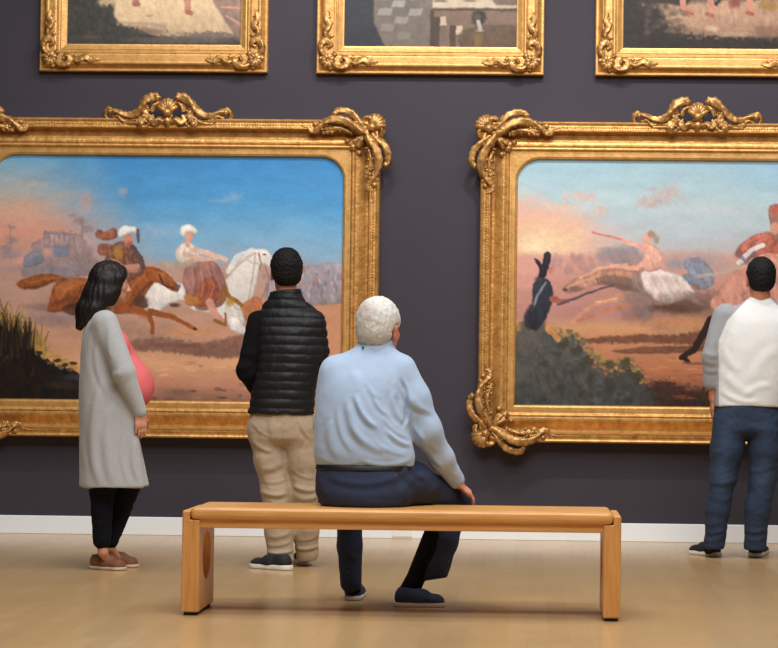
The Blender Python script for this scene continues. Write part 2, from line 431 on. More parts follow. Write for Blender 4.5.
# ------------------------------------------------------------------ head, hair, hands
def frame(yaw, pitch=0, roll=0):
    """rows right, forward, up; yaw 0 looks at the wall (+Y), positive turns left"""
    R = np.array(Matrix.Rotation(yaw, 3, 'Z') @ Matrix.Rotation(pitch, 3, 'X') @ Matrix.Rotation(roll, 3, 'Y'))
    return R.T
def head(fl, c, A, s=1.0, neck=None, nr=.055):
    def T(x, y, z): return c + (np.array([x, y, z])*s)@A
    e = lambda p, r, k=.012, op='+': fl.ell(T(*p), np.array(r)*s, k, A, op)
    if neck is not None: fl.cone(T(0, -.022, -.05), neck, nr, nr*1.08, .03)
    e((0, -.014, .03), (.076, .094, .083)); e((0, .03, -.03), (.062, .06, .078), .03); e((0, .04, -.077), (.047, .046, .034), .03)
    e((0, .076, -.1), (.017, .014, .013), .02)
    fl.cone(T(-.034, .078, .02), T(.034, .078, .02), .012*s, .012*s, .015)
    for q in (-1, 1):
        e((q*.043, .056, -.022), (.02, .024, .02), .02)
        e((q*.031, .098, .0), (.015, .014, .011), .01, '-')
        e((q*.031, .075, .0), (.0125, .0125, .0125), .003)
        e((q*.011, .1, -.041), (.008, .010, .008), .006)
        e((q*.080, -.004, -.012), (.009, .020, .033), .008)
        e((q*.084, -.010, .006), (.008, .017, .017), .006)
        e((q*.080, .004, -.036), (.008, .010, .013), .006)
        e((q*.090, .004, -.006), (.006, .009, .013), .004, '-')
    fl.cone(T(0, .088, .012), T(0, .112, -.035), .008*s, .0115*s, .012)
    e((0, .09, -.066), (.022, .011, .0055), .005); e((0, .087, -.077), (.019, .011, .007), .005)
def face_paint(c, A, s, skin, brow=(40, 28, 22), lip=(170, 85, 80)):
    def f(V):
        q = ((V-c)@A.T)/s
        C = np.tile(lin(skin), (len(V), 1))
        n = fbm(V, 25, 1)[:, None]; C = C*(1+.10*n)
        def mixin(mask, col): C[:] = C*(1-mask[:, None])+lin(col)*mask[:, None]
        fr = q[:, 1] > .06
        for sg in (-1, 1):
            d = np.sqrt(((q[:, 0]-sg*.033)/.02)**2+((q[:, 2]-.026+.12*np.abs(q[:, 0]-sg*.03))/.005)**2)
            mixin(sstep(1.3, .7, d)*fr*.85, brow)
            d = np.sqrt(((q[:, 0]-sg*.031)/.0115)**2+((q[:, 2])/.006)**2); mixin(sstep(1.2, .8, d)*fr, (225, 220, 214))
            d = np.sqrt(((q[:, 0]-sg*.031)**2+(q[:, 2])**2))/.0055; mixin(sstep(1.2, .8, d)*fr, (40, 26, 20))
            d = np.sqrt(((q[:, 0]-sg*.031)/.0145)**2+((q[:, 2]-.0065)/.0022)**2); mixin(sstep(1.3, .8, d)*fr, (30, 20, 18))
        d = np.sqrt((q[:, 0]/.022)**2+((q[:, 2]+.071)/.012)**2); mixin(sstep(1.15, .8, d)*(q[:, 1] > .075)*.8, lip)
        d = np.abs(q[:, 0])/.02
        mixin(sstep(1.0, .5, np.abs(q[:, 2]+.0715)/.0015)*sstep(1.1, .9, d)*(q[:, 1] > .08)*.7, (90, 40, 40))
        ch = np.sqrt(((np.abs(q[:, 0])-.045)/.022)**2+((q[:, 2]+.03)/.02)**2+((q[:, 1]-.06)/.04)**2)
        mixin(sstep(1.2, .2, ch)*.25, (205, 110, 95))
        er = (np.abs(q[:, 0]) > .078) & (np.abs(q[:, 2]) < .05) & (np.abs(q[:, 1]) < .05)
        mixin(er*.3, (190, 95, 80))
        return C
    return f
def hand(fl, wr, d, n, t, curl=.35, s=1.0, spread=.05, curls=None):
    """wrist, finger direction, palm-facing normal, thumb side"""
    wr = np.asarray(wr, float); d = nrm(d); n = nrm(np.asarray(n)-d*np.dot(n, d)); t = nrm(np.asarray(t)-d*np.dot(t, d)-n*np.dot(t, n))
    fl.cone(wr-d*.03*s, wr+d*.01*s, .026*s, .027*s, .015, t, (1, .75))
    fl.cone(wr+d*.015*s, wr+d*.075*s, .032*s, .038*s, .015, t, (1, .42))
    for i, (o, L, r) in enumerate(((.030, .072, .0090), (.010, .080, .0092), (-.010, .075, .0088), (-.029, .058, .0078))):
        base = wr+d*.078*s+t*o*s-n*.002; dd = nrm(d+t*o*spread*30); cu = curl if curls is None else curls[i]
        p = base; ang = cu*.6
        fl.cone(base-d*.02*s, base, r*s*1.1, r*s*1.05, .008)
        for seg, fr_ in enumerate((.45, .3, .25)):
            v = dd*math.cos(ang)+n*math.sin(ang); q = p+v*L*fr_*s
            fl.cone(p, q, r*s*(1-.1*seg), r*s*(.92-.1*seg), .004); p = q; ang += cu
    b = wr+d*.02*s+t*.026*s; v1 = nrm(d*.65+t*.6+n*.35); m_ = b+v1*.042*s; v2 = nrm(d*.85+t*.3+n*.45); m2 = m_+v2*.03*s
    fl.cone(b, m_, .0135*s, .0105*s, .012).cone(m_, m2, .0105*s, .0085*s, .004).cone(m2, m2+nrm(v2+n*.2)*.024*s, .0095*s, .0075*s, .004)
def short_hair(c, A, s, thick=.012, nape=-.062, front=.06, seed=0, top=.012):
    fl = Field()
    T = lambda x, y, z: c+(np.array([x, y, z])*s)@A
    fl.ell(T(0, -.016, .034), np.array((.077+thick, .095+thick, .083+thick+top))*s, .01, A)
    fl.ell(T(0, -.05, -.02), np.array((.062+thick*.6, .056+thick*.5, .058))*s, .03, A)
    def cut(P):
        q = ((P-c)@A.T)/s; y = q[..., 1]; z = q[..., 2]
        h = nape + (np.clip((y+.045)/.06, 0, 1))*(-.01-nape) + np.clip((y-.02)/.05, 0, 1)*(front+.01)
        ear = .030-np.sqrt((y+.0)**2+((z+.01)*.8)**2) ; side = (np.abs(q[..., 0]) > .055)
        h2 = (h-z)*s
        return np.where(side, np.maximum(h2, ear*s), h2)
    fl.func(cut, .008)
    return fl
def hair_noise(a=.004, sc=(60, 60, 40), seed=1):
    return lambda V, N: a*fbm(V*np.array(sc), 1.0, seed, 4)*2

def shoe(parent, heel, toe, m, msole, w=.047, h=.075, sole=.024, name='shoe', low=.5):
    """shoe from heel point to toe point (ground level x,y) with a rubber sole"""
    heel = np.array([heel[0], heel[1], 0.]); toe = np.array([toe[0], toe[1], 0.]); d = nrm(toe-heel); L = np.linalg.norm(toe-heel)
    sd = np.array([-d[1], d[0], 0]); z = np.array([0, 0, 1.])
    P = lambda a, b, c: heel+d*a*L+sd*b+z*c
    fl = Field()
    fl.ell(P(.15, 0, .045), (.036, .030+.01, h*.62), .02, np.array([sd, d, z]))
    fl.cone(P(.14, 0, .035), P(.45, 0, .032), .036, .040, .02, sd, (1, .9))
    fl.cone(P(.45, 0, .034), P(.80, 0, .026), .042, .038, .02, sd, (1.08, .75))
    fl.ell(P(.82, 0, .024), (.040, L*.17, .026), .02, np.array([sd, d, z]))
    fl.cone(P(.2, 0, .05), P(.55, 0, .046), .034, .032, .02, sd, (.95, 1))
    fl.func(lambda Q: (sole*.6-Q[..., 2]), .003)
    fl.ell(P(.20, 0, h+.026), (.024, .034, .024), .008, np.array([sd, d, z]), '-')
    o = build(name, fl, m, parent, .004)
    fs = Field()
    fs.cone(P(.12, 0, .012), P(.45, 0, .012), .043, .044, .01, sd, (1, 1)).cone(P(.45, 0, .012), P(.8, 0, .012), .044, .046, .01, sd, (1, 1)).ell(P(.82, 0, .012), (.045, L*.19, .04), .01, np.array([sd, d, z]))
    fs.func(lambda Q: np.maximum(-Q[..., 2]+.001, Q[..., 2]-sole), .003)
    V, Q = fs.mesh(.004); V = relax(V, Q, 1)
    mesh_obj('sole', V, Q, msole, o)
    return o

# ------------------------------------------------------------------ oil painter (colour per canvas vertex)
class Oil:
    def __init__(s, X, Y, seed=0):
        P = np.stack([X, Y, np.full_like(X, seed*13.7)], -1); s.P = P; s.seed = seed
        s.X = X+1.3*fbm(P, .12, 0)+.8*fbm(P, .5, 1, 2); s.Y = Y+1.3*fbm(P, .12, 2)+.8*fbm(P, .5, 3, 2)
        s.C = np.zeros((len(X), 3))
    def n(s, sc, seed=0, st=(1, 1), o=4):
        return fbm(s.P*np.array([st[0], st[1], 1]), sc, seed, o)
    def mix(s, m, col, idx=None):
        col = np.asarray(col, float)
        if idx is None: s.C += (col-s.C)*np.clip(m, 0, 1)[:, None]
        else: s.C[idx] += (col-s.C[idx])*np.clip(m, 0, 1)[:, None]
    def sel(s, x0, x1, y0, y1, pad): return np.nonzero((s.X > x0-pad) & (s.X < x1+pad) & (s.Y > y0-pad) & (s.Y < y1+pad))[0]
    def vary(s, col, i, amt, sc=.25, seed=0):
        n = fbm(s.P[i], sc, s.seed+seed, 4)[:, None]*2*amt
        n2 = fbm(s.P[i], sc*.6, s.seed+seed+5, 3)[:, None]*amt*np.array([[.5, 0, -.5]])
        return np.asarray(col, float)*(1+n*.6)+n2*60
    def poly(s, pts, col, soft=1.2, a=1.0, var=.12, smooth=True, rough=0, sc=.25):
        p = np.array(pts, float)
        if smooth:
            q = []; n_ = len(p)
            for i in range(n_):
                a0, b0, c0, d0 = p[i-1], p[i], p[(i+1) % n_], p[(i+2) % n_]
                for t in (0, .25, .5, .75):
                    q.append(.5*((2*b0)+(c0-a0)*t+(2*a0-5*b0+4*c0-d0)*t*t+(3*b0-a0-3*c0+d0)*t**3))
            p = np.array(q)
        i = s.sel(p[:, 0].min(), p[:, 0].max(), p[:, 1].min(), p[:, 1].max(), soft*2+rough*2)
        if not len(i): return
        x, y = s.X[i], s.Y[i]; ins = np.zeros(len(i), bool); dm = np.full(len(i), 1e9)
        for k in range(len(p)):
            x0, y0 = p[k-1]; x1, y1 = p[k]
            c = (y0 > y) != (y1 > y)
            with np.errstate(all='ignore'): ins ^= c & (x < (x1-x0)*(y-y0)/(y1-y0+1e-12)+x0)
            L2 = (x1-x0)**2+(y1-y0)**2+1e-9; t = np.clip(((x-x0)*(x1-x0)+(y-y0)*(y1-y0))/L2, 0, 1)
            dm = np.minimum(dm, (x-x0-t*(x1-x0))**2+(y-y0-t*(y1-y0))**2)
        d = np.sqrt(dm)*np.where(ins, -1, 1)
        if rough: d = d+rough*2*fbm(s.P[i], .35, 3)
        cc = s.vary(col, i, var, sc, int(p[0, 0]) % 7)
        st = np.stack([s.X[i]*.75-s.Y[i]*.25, (s.X[i]*.3+s.Y[i]*.6)*.35, np.full(len(i), p[0, 0])], -1)
        cc = cc*(1+(min(var*1.4, .24) if smooth else .03)*fbm(st, .55, 2, 3)[:, None])
        if smooth:
            y0, y1, x0, x1 = p[:, 1].min(), p[:, 1].max(), p[:, 0].min(), p[:, 0].max()
            t = .7*(y-y0)/(y1-y0+1)+.3*(x-x0)/(x1-x0+1); cc = cc*(1.12-.26*np.clip(t, 0, 1)-.14*sstep(-2.5, 0, d))[:, None]
        s.mix(sstep(soft, -soft, d)*a, cc, i)
    def line(s, pts, wd, col, soft=.8, a=1.0, var=.12):
        p = np.array(pts, float)
        wd = np.ones(len(p))*wd if np.ndim(wd) == 0 else np.array(wd, float)
        i = s.sel(p[:, 0].min(), p[:, 0].max(), p[:, 1].min(), p[:, 1].max(), wd.max()+soft*2)
        if not len(i): return
        x, y = s.X[i], s.Y[i]; d = np.full(len(i), 1e9)
        for k in range(1, len(p)):
            x0, y0 = p[k-1]; x1, y1 = p[k]; L2 = (x1-x0)**2+(y1-y0)**2+1e-9
            t = np.clip(((x-x0)*(x1-x0)+(y-y0)*(y1-y0))/L2, 0, 1)
            d = np.minimum(d, np.hypot(x-x0-t*(x1-x0), y-y0-t*(y1-y0))-(wd[k-1]+(wd[k]-wd[k-1])*t))
        s.mix(sstep(soft, -soft, d)*a, s.vary(col, i, var), i)
    def blob(s, cx, cy, rx, ry, col, a=.7, soft=.6, rough=.3, ang=0, var=.1):
        R = max(rx, ry)*(1+soft+rough)
        i = s.sel(cx-R, cx+R, cy-R, cy+R, 1)
        if not len(i): return
        x = s.X[i]-cx; y = s.Y[i]-cy; c, q = math.cos(ang), math.sin(ang)
        d = np.hypot((x*c+y*q)/rx, (-x*q+y*c)/ry)+rough*fbm(s.P[i], 1.5/min(rx, ry), 2)
        s.mix(sstep(1+soft*.5, 1-soft, d)*a, s.vary(col, i, var), i)
    def rgb(s):
        a = fbm(s.P*np.array([1, 1.4, 1]), .55, 1, 3)[:, None]; b = fbm(s.P*np.array([.5, 1.3, 1]), .10, 2, 4)[:, None]
        lum = s.C.mean(1)[:, None]; C = s.C*(1+.05*a+.06*b)
        return lin(np.clip(C, 0, 255))

def grad(stops, t):
    xs = [a for a, _ in stops]; cs = np.array([c for _, c in stops], float)
    return np.stack([np.interp(t, xs, cs[:, k]) for k in range(3)], -1)

def paint_left(o):
    X, Y = o.X, o.Y
    n = o.n(.02, 0); n2 = o.n(.05, 1, (.5, 1.6))
    blue = grad([(154, (62, 132, 190)), (200, (78, 148, 200)), (240, (122, 170, 204)), (275, (150, 166, 184))], Y+14*n)
    peach = grad([(154, (112, 164, 196)), (185, (160, 172, 178)), (205, (206, 166, 144)), (232, (212, 152, 132)), (262, (186, 146, 136))], Y+10*n2)
    o.C[:] = blue
    o.mix(sstep(150, 10, X-.55*(Y-200)+30*n), peach)
    # wisps
    for a in ((85, 203, 7, 9, (212, 160, 140)), (120, 192, 5, 6, (190, 160, 160)), (232, 196, 9, 5, (150, 165, 190)), (218, 200, 14, 3, (140, 168, 198)), (160, 232, 22, 9, (158, 182, 206)), (300, 186, 25, 4, (84, 146, 196)), (30, 185, 14, 3, (205, 175, 150))):
        o.blob(*a, a=.5, soft=.9, rough=.8)
    # far land
    o.mix(sstep(258, 268, Y+3*n2), grad([(258, (184, 148, 140)), (300, (186, 146, 128)), (345, (196, 146, 118)), (362, (214, 160, 122)), (385, (190, 134, 108)), (402, (128, 92, 78))], Y+5*n))
    o.mix(sstep(250, 300, X)*sstep(292, 305, Y)*sstep(380, 350, Y)*.7, (200, 138, 102))
    # palms and ruins
    for x, y, r in ((78, 222, 8), (72, 216, 4), (84, 230, 7), (10, 228, 4), (12, 242, 8), (5, 250, 6)):
        o.blob(x, y, r, r*.55, (146, 128, 132), .7, .5, .9)
    o.line([(80, 222), (82, 250)], .8, (150, 130, 130)); o.line([(9, 228), (10, 262)], .7, (156, 132, 130), a=.7)
    o.poly([(28, 262), (32, 246), (40, 240), (44, 233), (72, 233), (82, 238), (96, 262), (120, 272), (60, 280), (22, 278)], (152, 132, 134), 1.5, .8, .12, rough=2)
    o.poly([(42, 232), (76, 234), (76, 236), (42, 235)], (138, 124, 130), .8, .9, smooth=False)
    for k in range(7): o.line([(43+k*5, 235), (43+k*5, 246)], .7, (138, 122, 130), .6, .85)
    o.poly([(42, 246), (72, 246), (72, 249), (42, 249)], (142, 124, 130), .8, .8, smooth=False)
    o.poly([(52, 249), (66, 247), (68, 257), (53, 258)], (116, 126, 148), 1, .8, smooth=False); o.poly([(25, 256), (38, 252), (42, 264), (24, 268)], (120, 126, 144), 1, .8)
    o.blob(46, 254, 6, 4, (206, 150, 136), .7); o.blob(18, 262, 6, 5, (210, 150, 132), .7); o.blob(84, 250, 9, 5, (158, 132, 132), .7)
    o.blob(50, 270, 40, 5, (134, 130, 140), .55); o.blob(10, 256, 12, 4, (128, 136, 152), .5)
    # distant crowd at the right
    rs = np.random.RandomState(3)
    o.poly([(270, 272), (300, 266), (345, 262), (350, 298), (270, 300)], (150, 146, 158), 2.5, .85)
    for k in range(90):
        x = rs.uniform(262, 344); y = rs.uniform(268, 296)
        o.blob(x, y, rs.uniform(.8, 2), rs.uniform(2, 4.5), [(190, 180, 184), (128, 122, 136), (190, 130, 112), (168, 158, 166), (150, 110, 104)][k % 5], .7, .5)
    # dust and ground shadows
    o.blob(75, 312, 62, 14, (164, 134, 128), .8, .6, .5); o.blob(60, 322, 28, 7, (142, 118, 116), .6); o.blob(130, 334, 60, 13, (160, 126, 112), .6, .7)
    o.blob(45, 308, 26, 4, (138, 106, 102), .6); o.blob(110, 340, 30, 8, (178, 146, 130), .6)
    o.poly([(120, 344), (160, 338), (205, 342), (245, 334), (245, 354), (205, 356), (170, 352), (135, 350)], (128, 90, 78), 2.5, .85, .12, rough=1.5)
    o.blob(190, 331, 34, 5, (200, 142, 106), .8); o.blob(175, 345, 30, 2.5, (112, 78, 70), .6)
    for k in range(26):
        x = rs.uniform(130, 335); y = rs.uniform(355, 378); o.blob(x, y, rs.uniform(3, 9), rs.uniform(.6, 1.4), (224, 176, 136) if k % 2 else (170, 118, 92), .6)
    for k in range(30):
        x = rs.uniform(125, 335); y = rs.uniform(384, 402); o.blob(x, y, rs.uniform(2, 6), rs.uniform(1, 2.6), [(88, 66, 58), (160, 122, 102), (110, 84, 74)][k % 3], .75, .4)
    # pale horse (behind), then its rider
    W = (222, 214, 208); Ws = (176, 160, 158)
    o.poly([(146, 290), (152, 283), (170, 282), (192, 288), (196, 302), (180, 300), (165, 306), (152, 318), (142, 312)], W, 1.2, 1, .06)
    o.poly([(186, 296), (215, 288), (232, 296), (244, 312), (240, 326), (226, 322), (205, 312), (190, 308)], W, 1.2, 1, .07)
    o.poly([(222, 286), (229, 272), (238, 259), (247, 251), (256, 254), (257, 268), (253, 288), (248, 306), (234, 308)], W, 1.0, 1, .04)
    o.poly([(243, 253), (251, 248), (263, 248), (268, 252), (275, 262), (276, 268), (271, 270), (264, 264), (256, 263), (248, 262)], W, .8, 1, .04)
    for k in range(7): o.line([(226+k*3, 276-k*3.4), (231+k*3, 268-k*2.6), (238+k*2.6, 263-k*1.8)], .8, (196, 178, 166), .8, .6)
    o.line([(256, 252), (259, 262), (257, 268)], .6, (150, 110, 84)); o.line([(262, 264), (268, 278), (258, 300)], .5, (140, 100, 84), a=.7)
    o.line([(226, 270), (236, 256), (250, 248)], [2.5, 3, 2], (236, 230, 222), a=.8)
    o.line([(253, 252), (251, 275), (247, 300)], .8, (176, 150, 132), a=.7); o.blob(262, 254, 2, 1.2, (60, 50, 50), .9)
    o.poly([(226, 318), (236, 316), (244, 326), (262, 330), (263, 336), (246, 334), (232, 330)], W, 1, 1, .07)
    o.poly([(240, 304), (256, 296), (262, 310), (252, 324), (244, 318)], (176, 104, 64), 1.5, .85)
    o.line([(222, 284), (228, 296), (240, 304)], 2.2, (150, 104, 44)); o.blob(228, 301, 5, 5, (168, 120, 56), .8)
    o.poly([(188, 262), (200, 258), (214, 262), (222, 276), (226, 292), (218, 306), (200, 310), (188, 300), (182, 284), (182, 272)], (158, 112, 104), 1.2, 1, .18)
    o.poly([(200, 282), (212, 276), (218, 292), (212, 304), (198, 306), (194, 296)], (152, 76, 50), 1.5, .9, .15)
    o.poly([(184, 294), (198, 298), (200, 304), (190, 306), (184, 302)], (188, 124, 64), 1, .9); o.blob(222, 292, 4, 10, (140, 96, 40), .85, ang=.3)
    o.line([(208, 302), (214, 314), (221, 320)], [4, 3.4, 2.4], (206, 148, 130)); o.line([(214, 320), (224, 324)], [2, 1.6], (146, 98, 46))
    o.line([(224, 313), (225, 324)], 1.2, (146, 98, 46))
    o.poly([(174, 250), (180, 243), (192, 244), (198, 254), (196, 262), (182, 264), (174, 258)], (222, 206, 194), 1, 1, .06)
    o.line([(184, 254), (200, 259), (214, 258)], [3, 2.6, 1.8], (214, 172, 152)); o.line([(192, 249), (208, 253), (224, 259)], [3, 2.6, 2], (220, 184, 166))
    o.line([(162, 264), (178, 266), (190, 262)], 3, (176, 156, 134), 1.5, .8)
    o.line([(186, 240), (186, 245)], 2.6, (206, 156, 130)); o.blob(187, 235, 4.6, 5.5, (214, 160, 132), 1, .3, .1); o.poly([(178, 232), (180, 226), (188, 224), (194, 228), (194, 233), (186, 231), (182, 236)], (236, 232, 226), .8, 1, .04)
    # chestnut horse
    B = (148, 82, 44); Bd = (92, 50, 34); Bl = (184, 112, 66)
    o.poly([(16, 286), (26, 279), (42, 275), (56, 276), (66, 281), (54, 283), (40, 289), (26, 291)], (138, 78, 42), 1.5, 1, .2)
    o.poly([(50, 300), (54, 286), (68, 279), (90, 280), (112, 284), (128, 286), (136, 296), (132, 310), (116, 314), (96, 310), (78, 308), (62, 312), (48, 312)], B, 1.2, 1, .22, sc=.18)
    o.line([(56, 290), (72, 282), (96, 284), (122, 290)], 2.2, (176, 108, 66), 2, .55); o.line([(52, 306), (70, 298), (96, 304), (126, 310)], 2.5, (98, 54, 36), 3, .6)
    o.line([(124, 296), (134, 280), (150, 270), (162, 273)], 1.8, (182, 114, 72), 1.6, .5); o.blob(66, 288, 12, 5, Bl, .5); o.blob(80, 308, 14, 4, Bd, .8); o.poly([(62, 308), (88, 302), (86, 314), (70, 316)], (82, 48, 36), 1.5, .8)
    o.poly([(118, 290), (124, 276), (138, 268), (152, 267), (164, 272), (176, 284), (178, 290), (172, 291), (160, 284), (152, 284), (144, 296), (136, 306), (122, 306)], B, 1, 1, .2, sc=.3)
    o.blob(160, 275, 6, 4, Bl, .7); o.line([(158, 274), (162, 284), (172, 288)], .9, (70, 44, 36), a=.9); o.blob(177, 287, 3, 2.5, (96, 92, 104), .9)
    o.line([(140, 270), (128, 276), (122, 288)], 2.2, (120, 60, 34), a=.6)
    o.blob(140, 303, 8, 9, (84, 56, 48), .9, .4)
    o.line([(118, 308), (136, 310), (148, 315), (152, 326), (152, 333)], [4.5, 4, 2.6, 1.8, 2.4], B); o.line([(150, 312), (170, 316), (182, 322), (194, 328)], [3.6, 2.6, 1.8, 2.0], B); o.blob(194, 328, 2.4, 2, (60, 40, 36), .9)
    o.blob(174, 305, 6, 2.5, (70, 48, 42), .8)
    for p_, w_, c_ in (([(60, 300), (66, 290), (80, 284)], 1.6, Bl), ([(96, 288), (108, 290), (118, 296)], 1.4, Bl), ([(70, 306), (78, 296), (80, 288)], 1.0, Bd), ([(126, 300), (132, 286), (142, 276)], 1.5, Bl), ([(130, 306), (140, 292), (150, 282)], 1.2, Bd), ([(152, 272), (162, 274), (170, 280)], .8, Bl), ([(132, 312), (146, 318)], 1.0, Bl), ([(30, 284), (44, 280), (58, 279)], .9, (172, 110, 66)), ([(24, 290), (40, 287), (52, 282)], .8, Bd), ([(116, 308), (104, 300), (98, 290)], 1.2, Bd)):
        o.line(p_, w_, c_, 1.0, .6)
    for k in range(9): o.line([(190+k*3, 266+k*1.5), (192+k*3.4, 280+k), (190+k*3.2, 296)], .8, [(190, 146, 136), (116, 76, 72), (176, 110, 90)][k % 3], 1, .5)
    for k in range(4): o.line([(178+k*5, 247), (176+k*6, 255), (180+k*5, 261)], .7, (186, 164, 152), .8, .5)
    # turbaned rider in red
    o.poly([(94, 236), (96, 230), (104, 232), (113, 228), (116, 236), (110, 240), (100, 240)], (150, 92, 68), 1.2, .95, .25)
    o.poly([(96, 250), (100, 244), (112, 246), (112, 254), (100, 256)], (146, 86, 66), 1.2, .9, .25)
    o.poly([(104, 262), (108, 248), (118, 242), (130, 244), (138, 254), (142, 266), (140, 276), (120, 282), (106, 276)], (124, 82, 68), 1.2, 1, .28, sc=.4)
    for k in range(8): o.line([(108+k*3.4, 248+k*.8), (110+k*3.2, 262), (108+k*4, 276)], .9, [(164, 110, 84), (84, 56, 52), (186, 140, 84)][k % 3], 1, .5)
    o.line([(112, 262), (122, 268), (136, 266)], 2.4, (196, 138, 116)); o.line([(120, 250), (132, 262)], 1.5, (100, 66, 60), a=.7)
    o.blob(117, 252, 6, 7, (178, 130, 62), .8); o.line([(131, 247), (139, 258), (142, 268)], 2.4, (92, 72, 74)); o.blob(131, 269, 8, 5, (190, 138, 120), .8)
    o.blob(127, 240, 5, 6.5, (200, 132, 104), 1, .3, .1); o.poly([(116, 235), (118, 228), (126, 225), (135, 228), (137, 235), (131, 232), (122, 236), (119, 238)], (230, 226, 220), .8, 1, .05)
    o.line([(136, 230), (137, 242)], 1.3, (80, 62, 60), a=.8); o.blob(128, 244, 4, 2.5, (150, 88, 66), .7)
    # thicket in the corner
    for k in range(150):
        x = rs.uniform(-12, 46); y0 = 322+max(0, x)*.75+rs.uniform(-4, 14); h = rs.uniform(8, 26); b = rs.uniform(-7, 7)
        o.line([(x, y0+10), (x+b*.3, y0-h*.5), (x+b, y0-h)], [1.4, .9, .4], [(140, 112, 52), (166, 138, 74), (100, 78, 40), (188, 150, 92)][k % 4], .7, .75)
    for k in range(60):
        x = rs.uniform(30, 78); y = 348+(x-30)*.5+rs.uniform(-6, 6); o.blob(x, y, rs.uniform(2, 4), rs.uniform(1, 2.5), [(176, 130, 66), (196, 148, 88)][k % 2], .6)
    o.poly([(-14, 322), (0, 326), (10, 334), (20, 334), (30, 346), (38, 356), (56, 366), (76, 372), (92, 376), (128, 380), (140, 406), (-14, 408)], (30, 22, 18), 2.5, 1, .3, rough=2.5)
    for k in range(70):
        x = rs.uniform(-12, 34); y0 = rs.uniform(325, 365); o.line([(x, y0+14), (x+rs.uniform(-6, 6), y0-12)], [1.6, .4], [(34, 26, 20), (58, 44, 28), (22, 18, 16)][k % 3], .8, .85)
    for x, y in ((58, 361), (66, 366), (74, 364), (48, 362), (40, 354)): o.blob(x, y, 4, 2, (46, 36, 26), .9, .4)
    o.blob(84, 378, 26, 4, (66, 62, 76), .7); o.blob(66, 386, 22, 5, (60, 46, 40), .6)
    o.blob(180, 392, 14, 4, (126, 98, 86), .8)

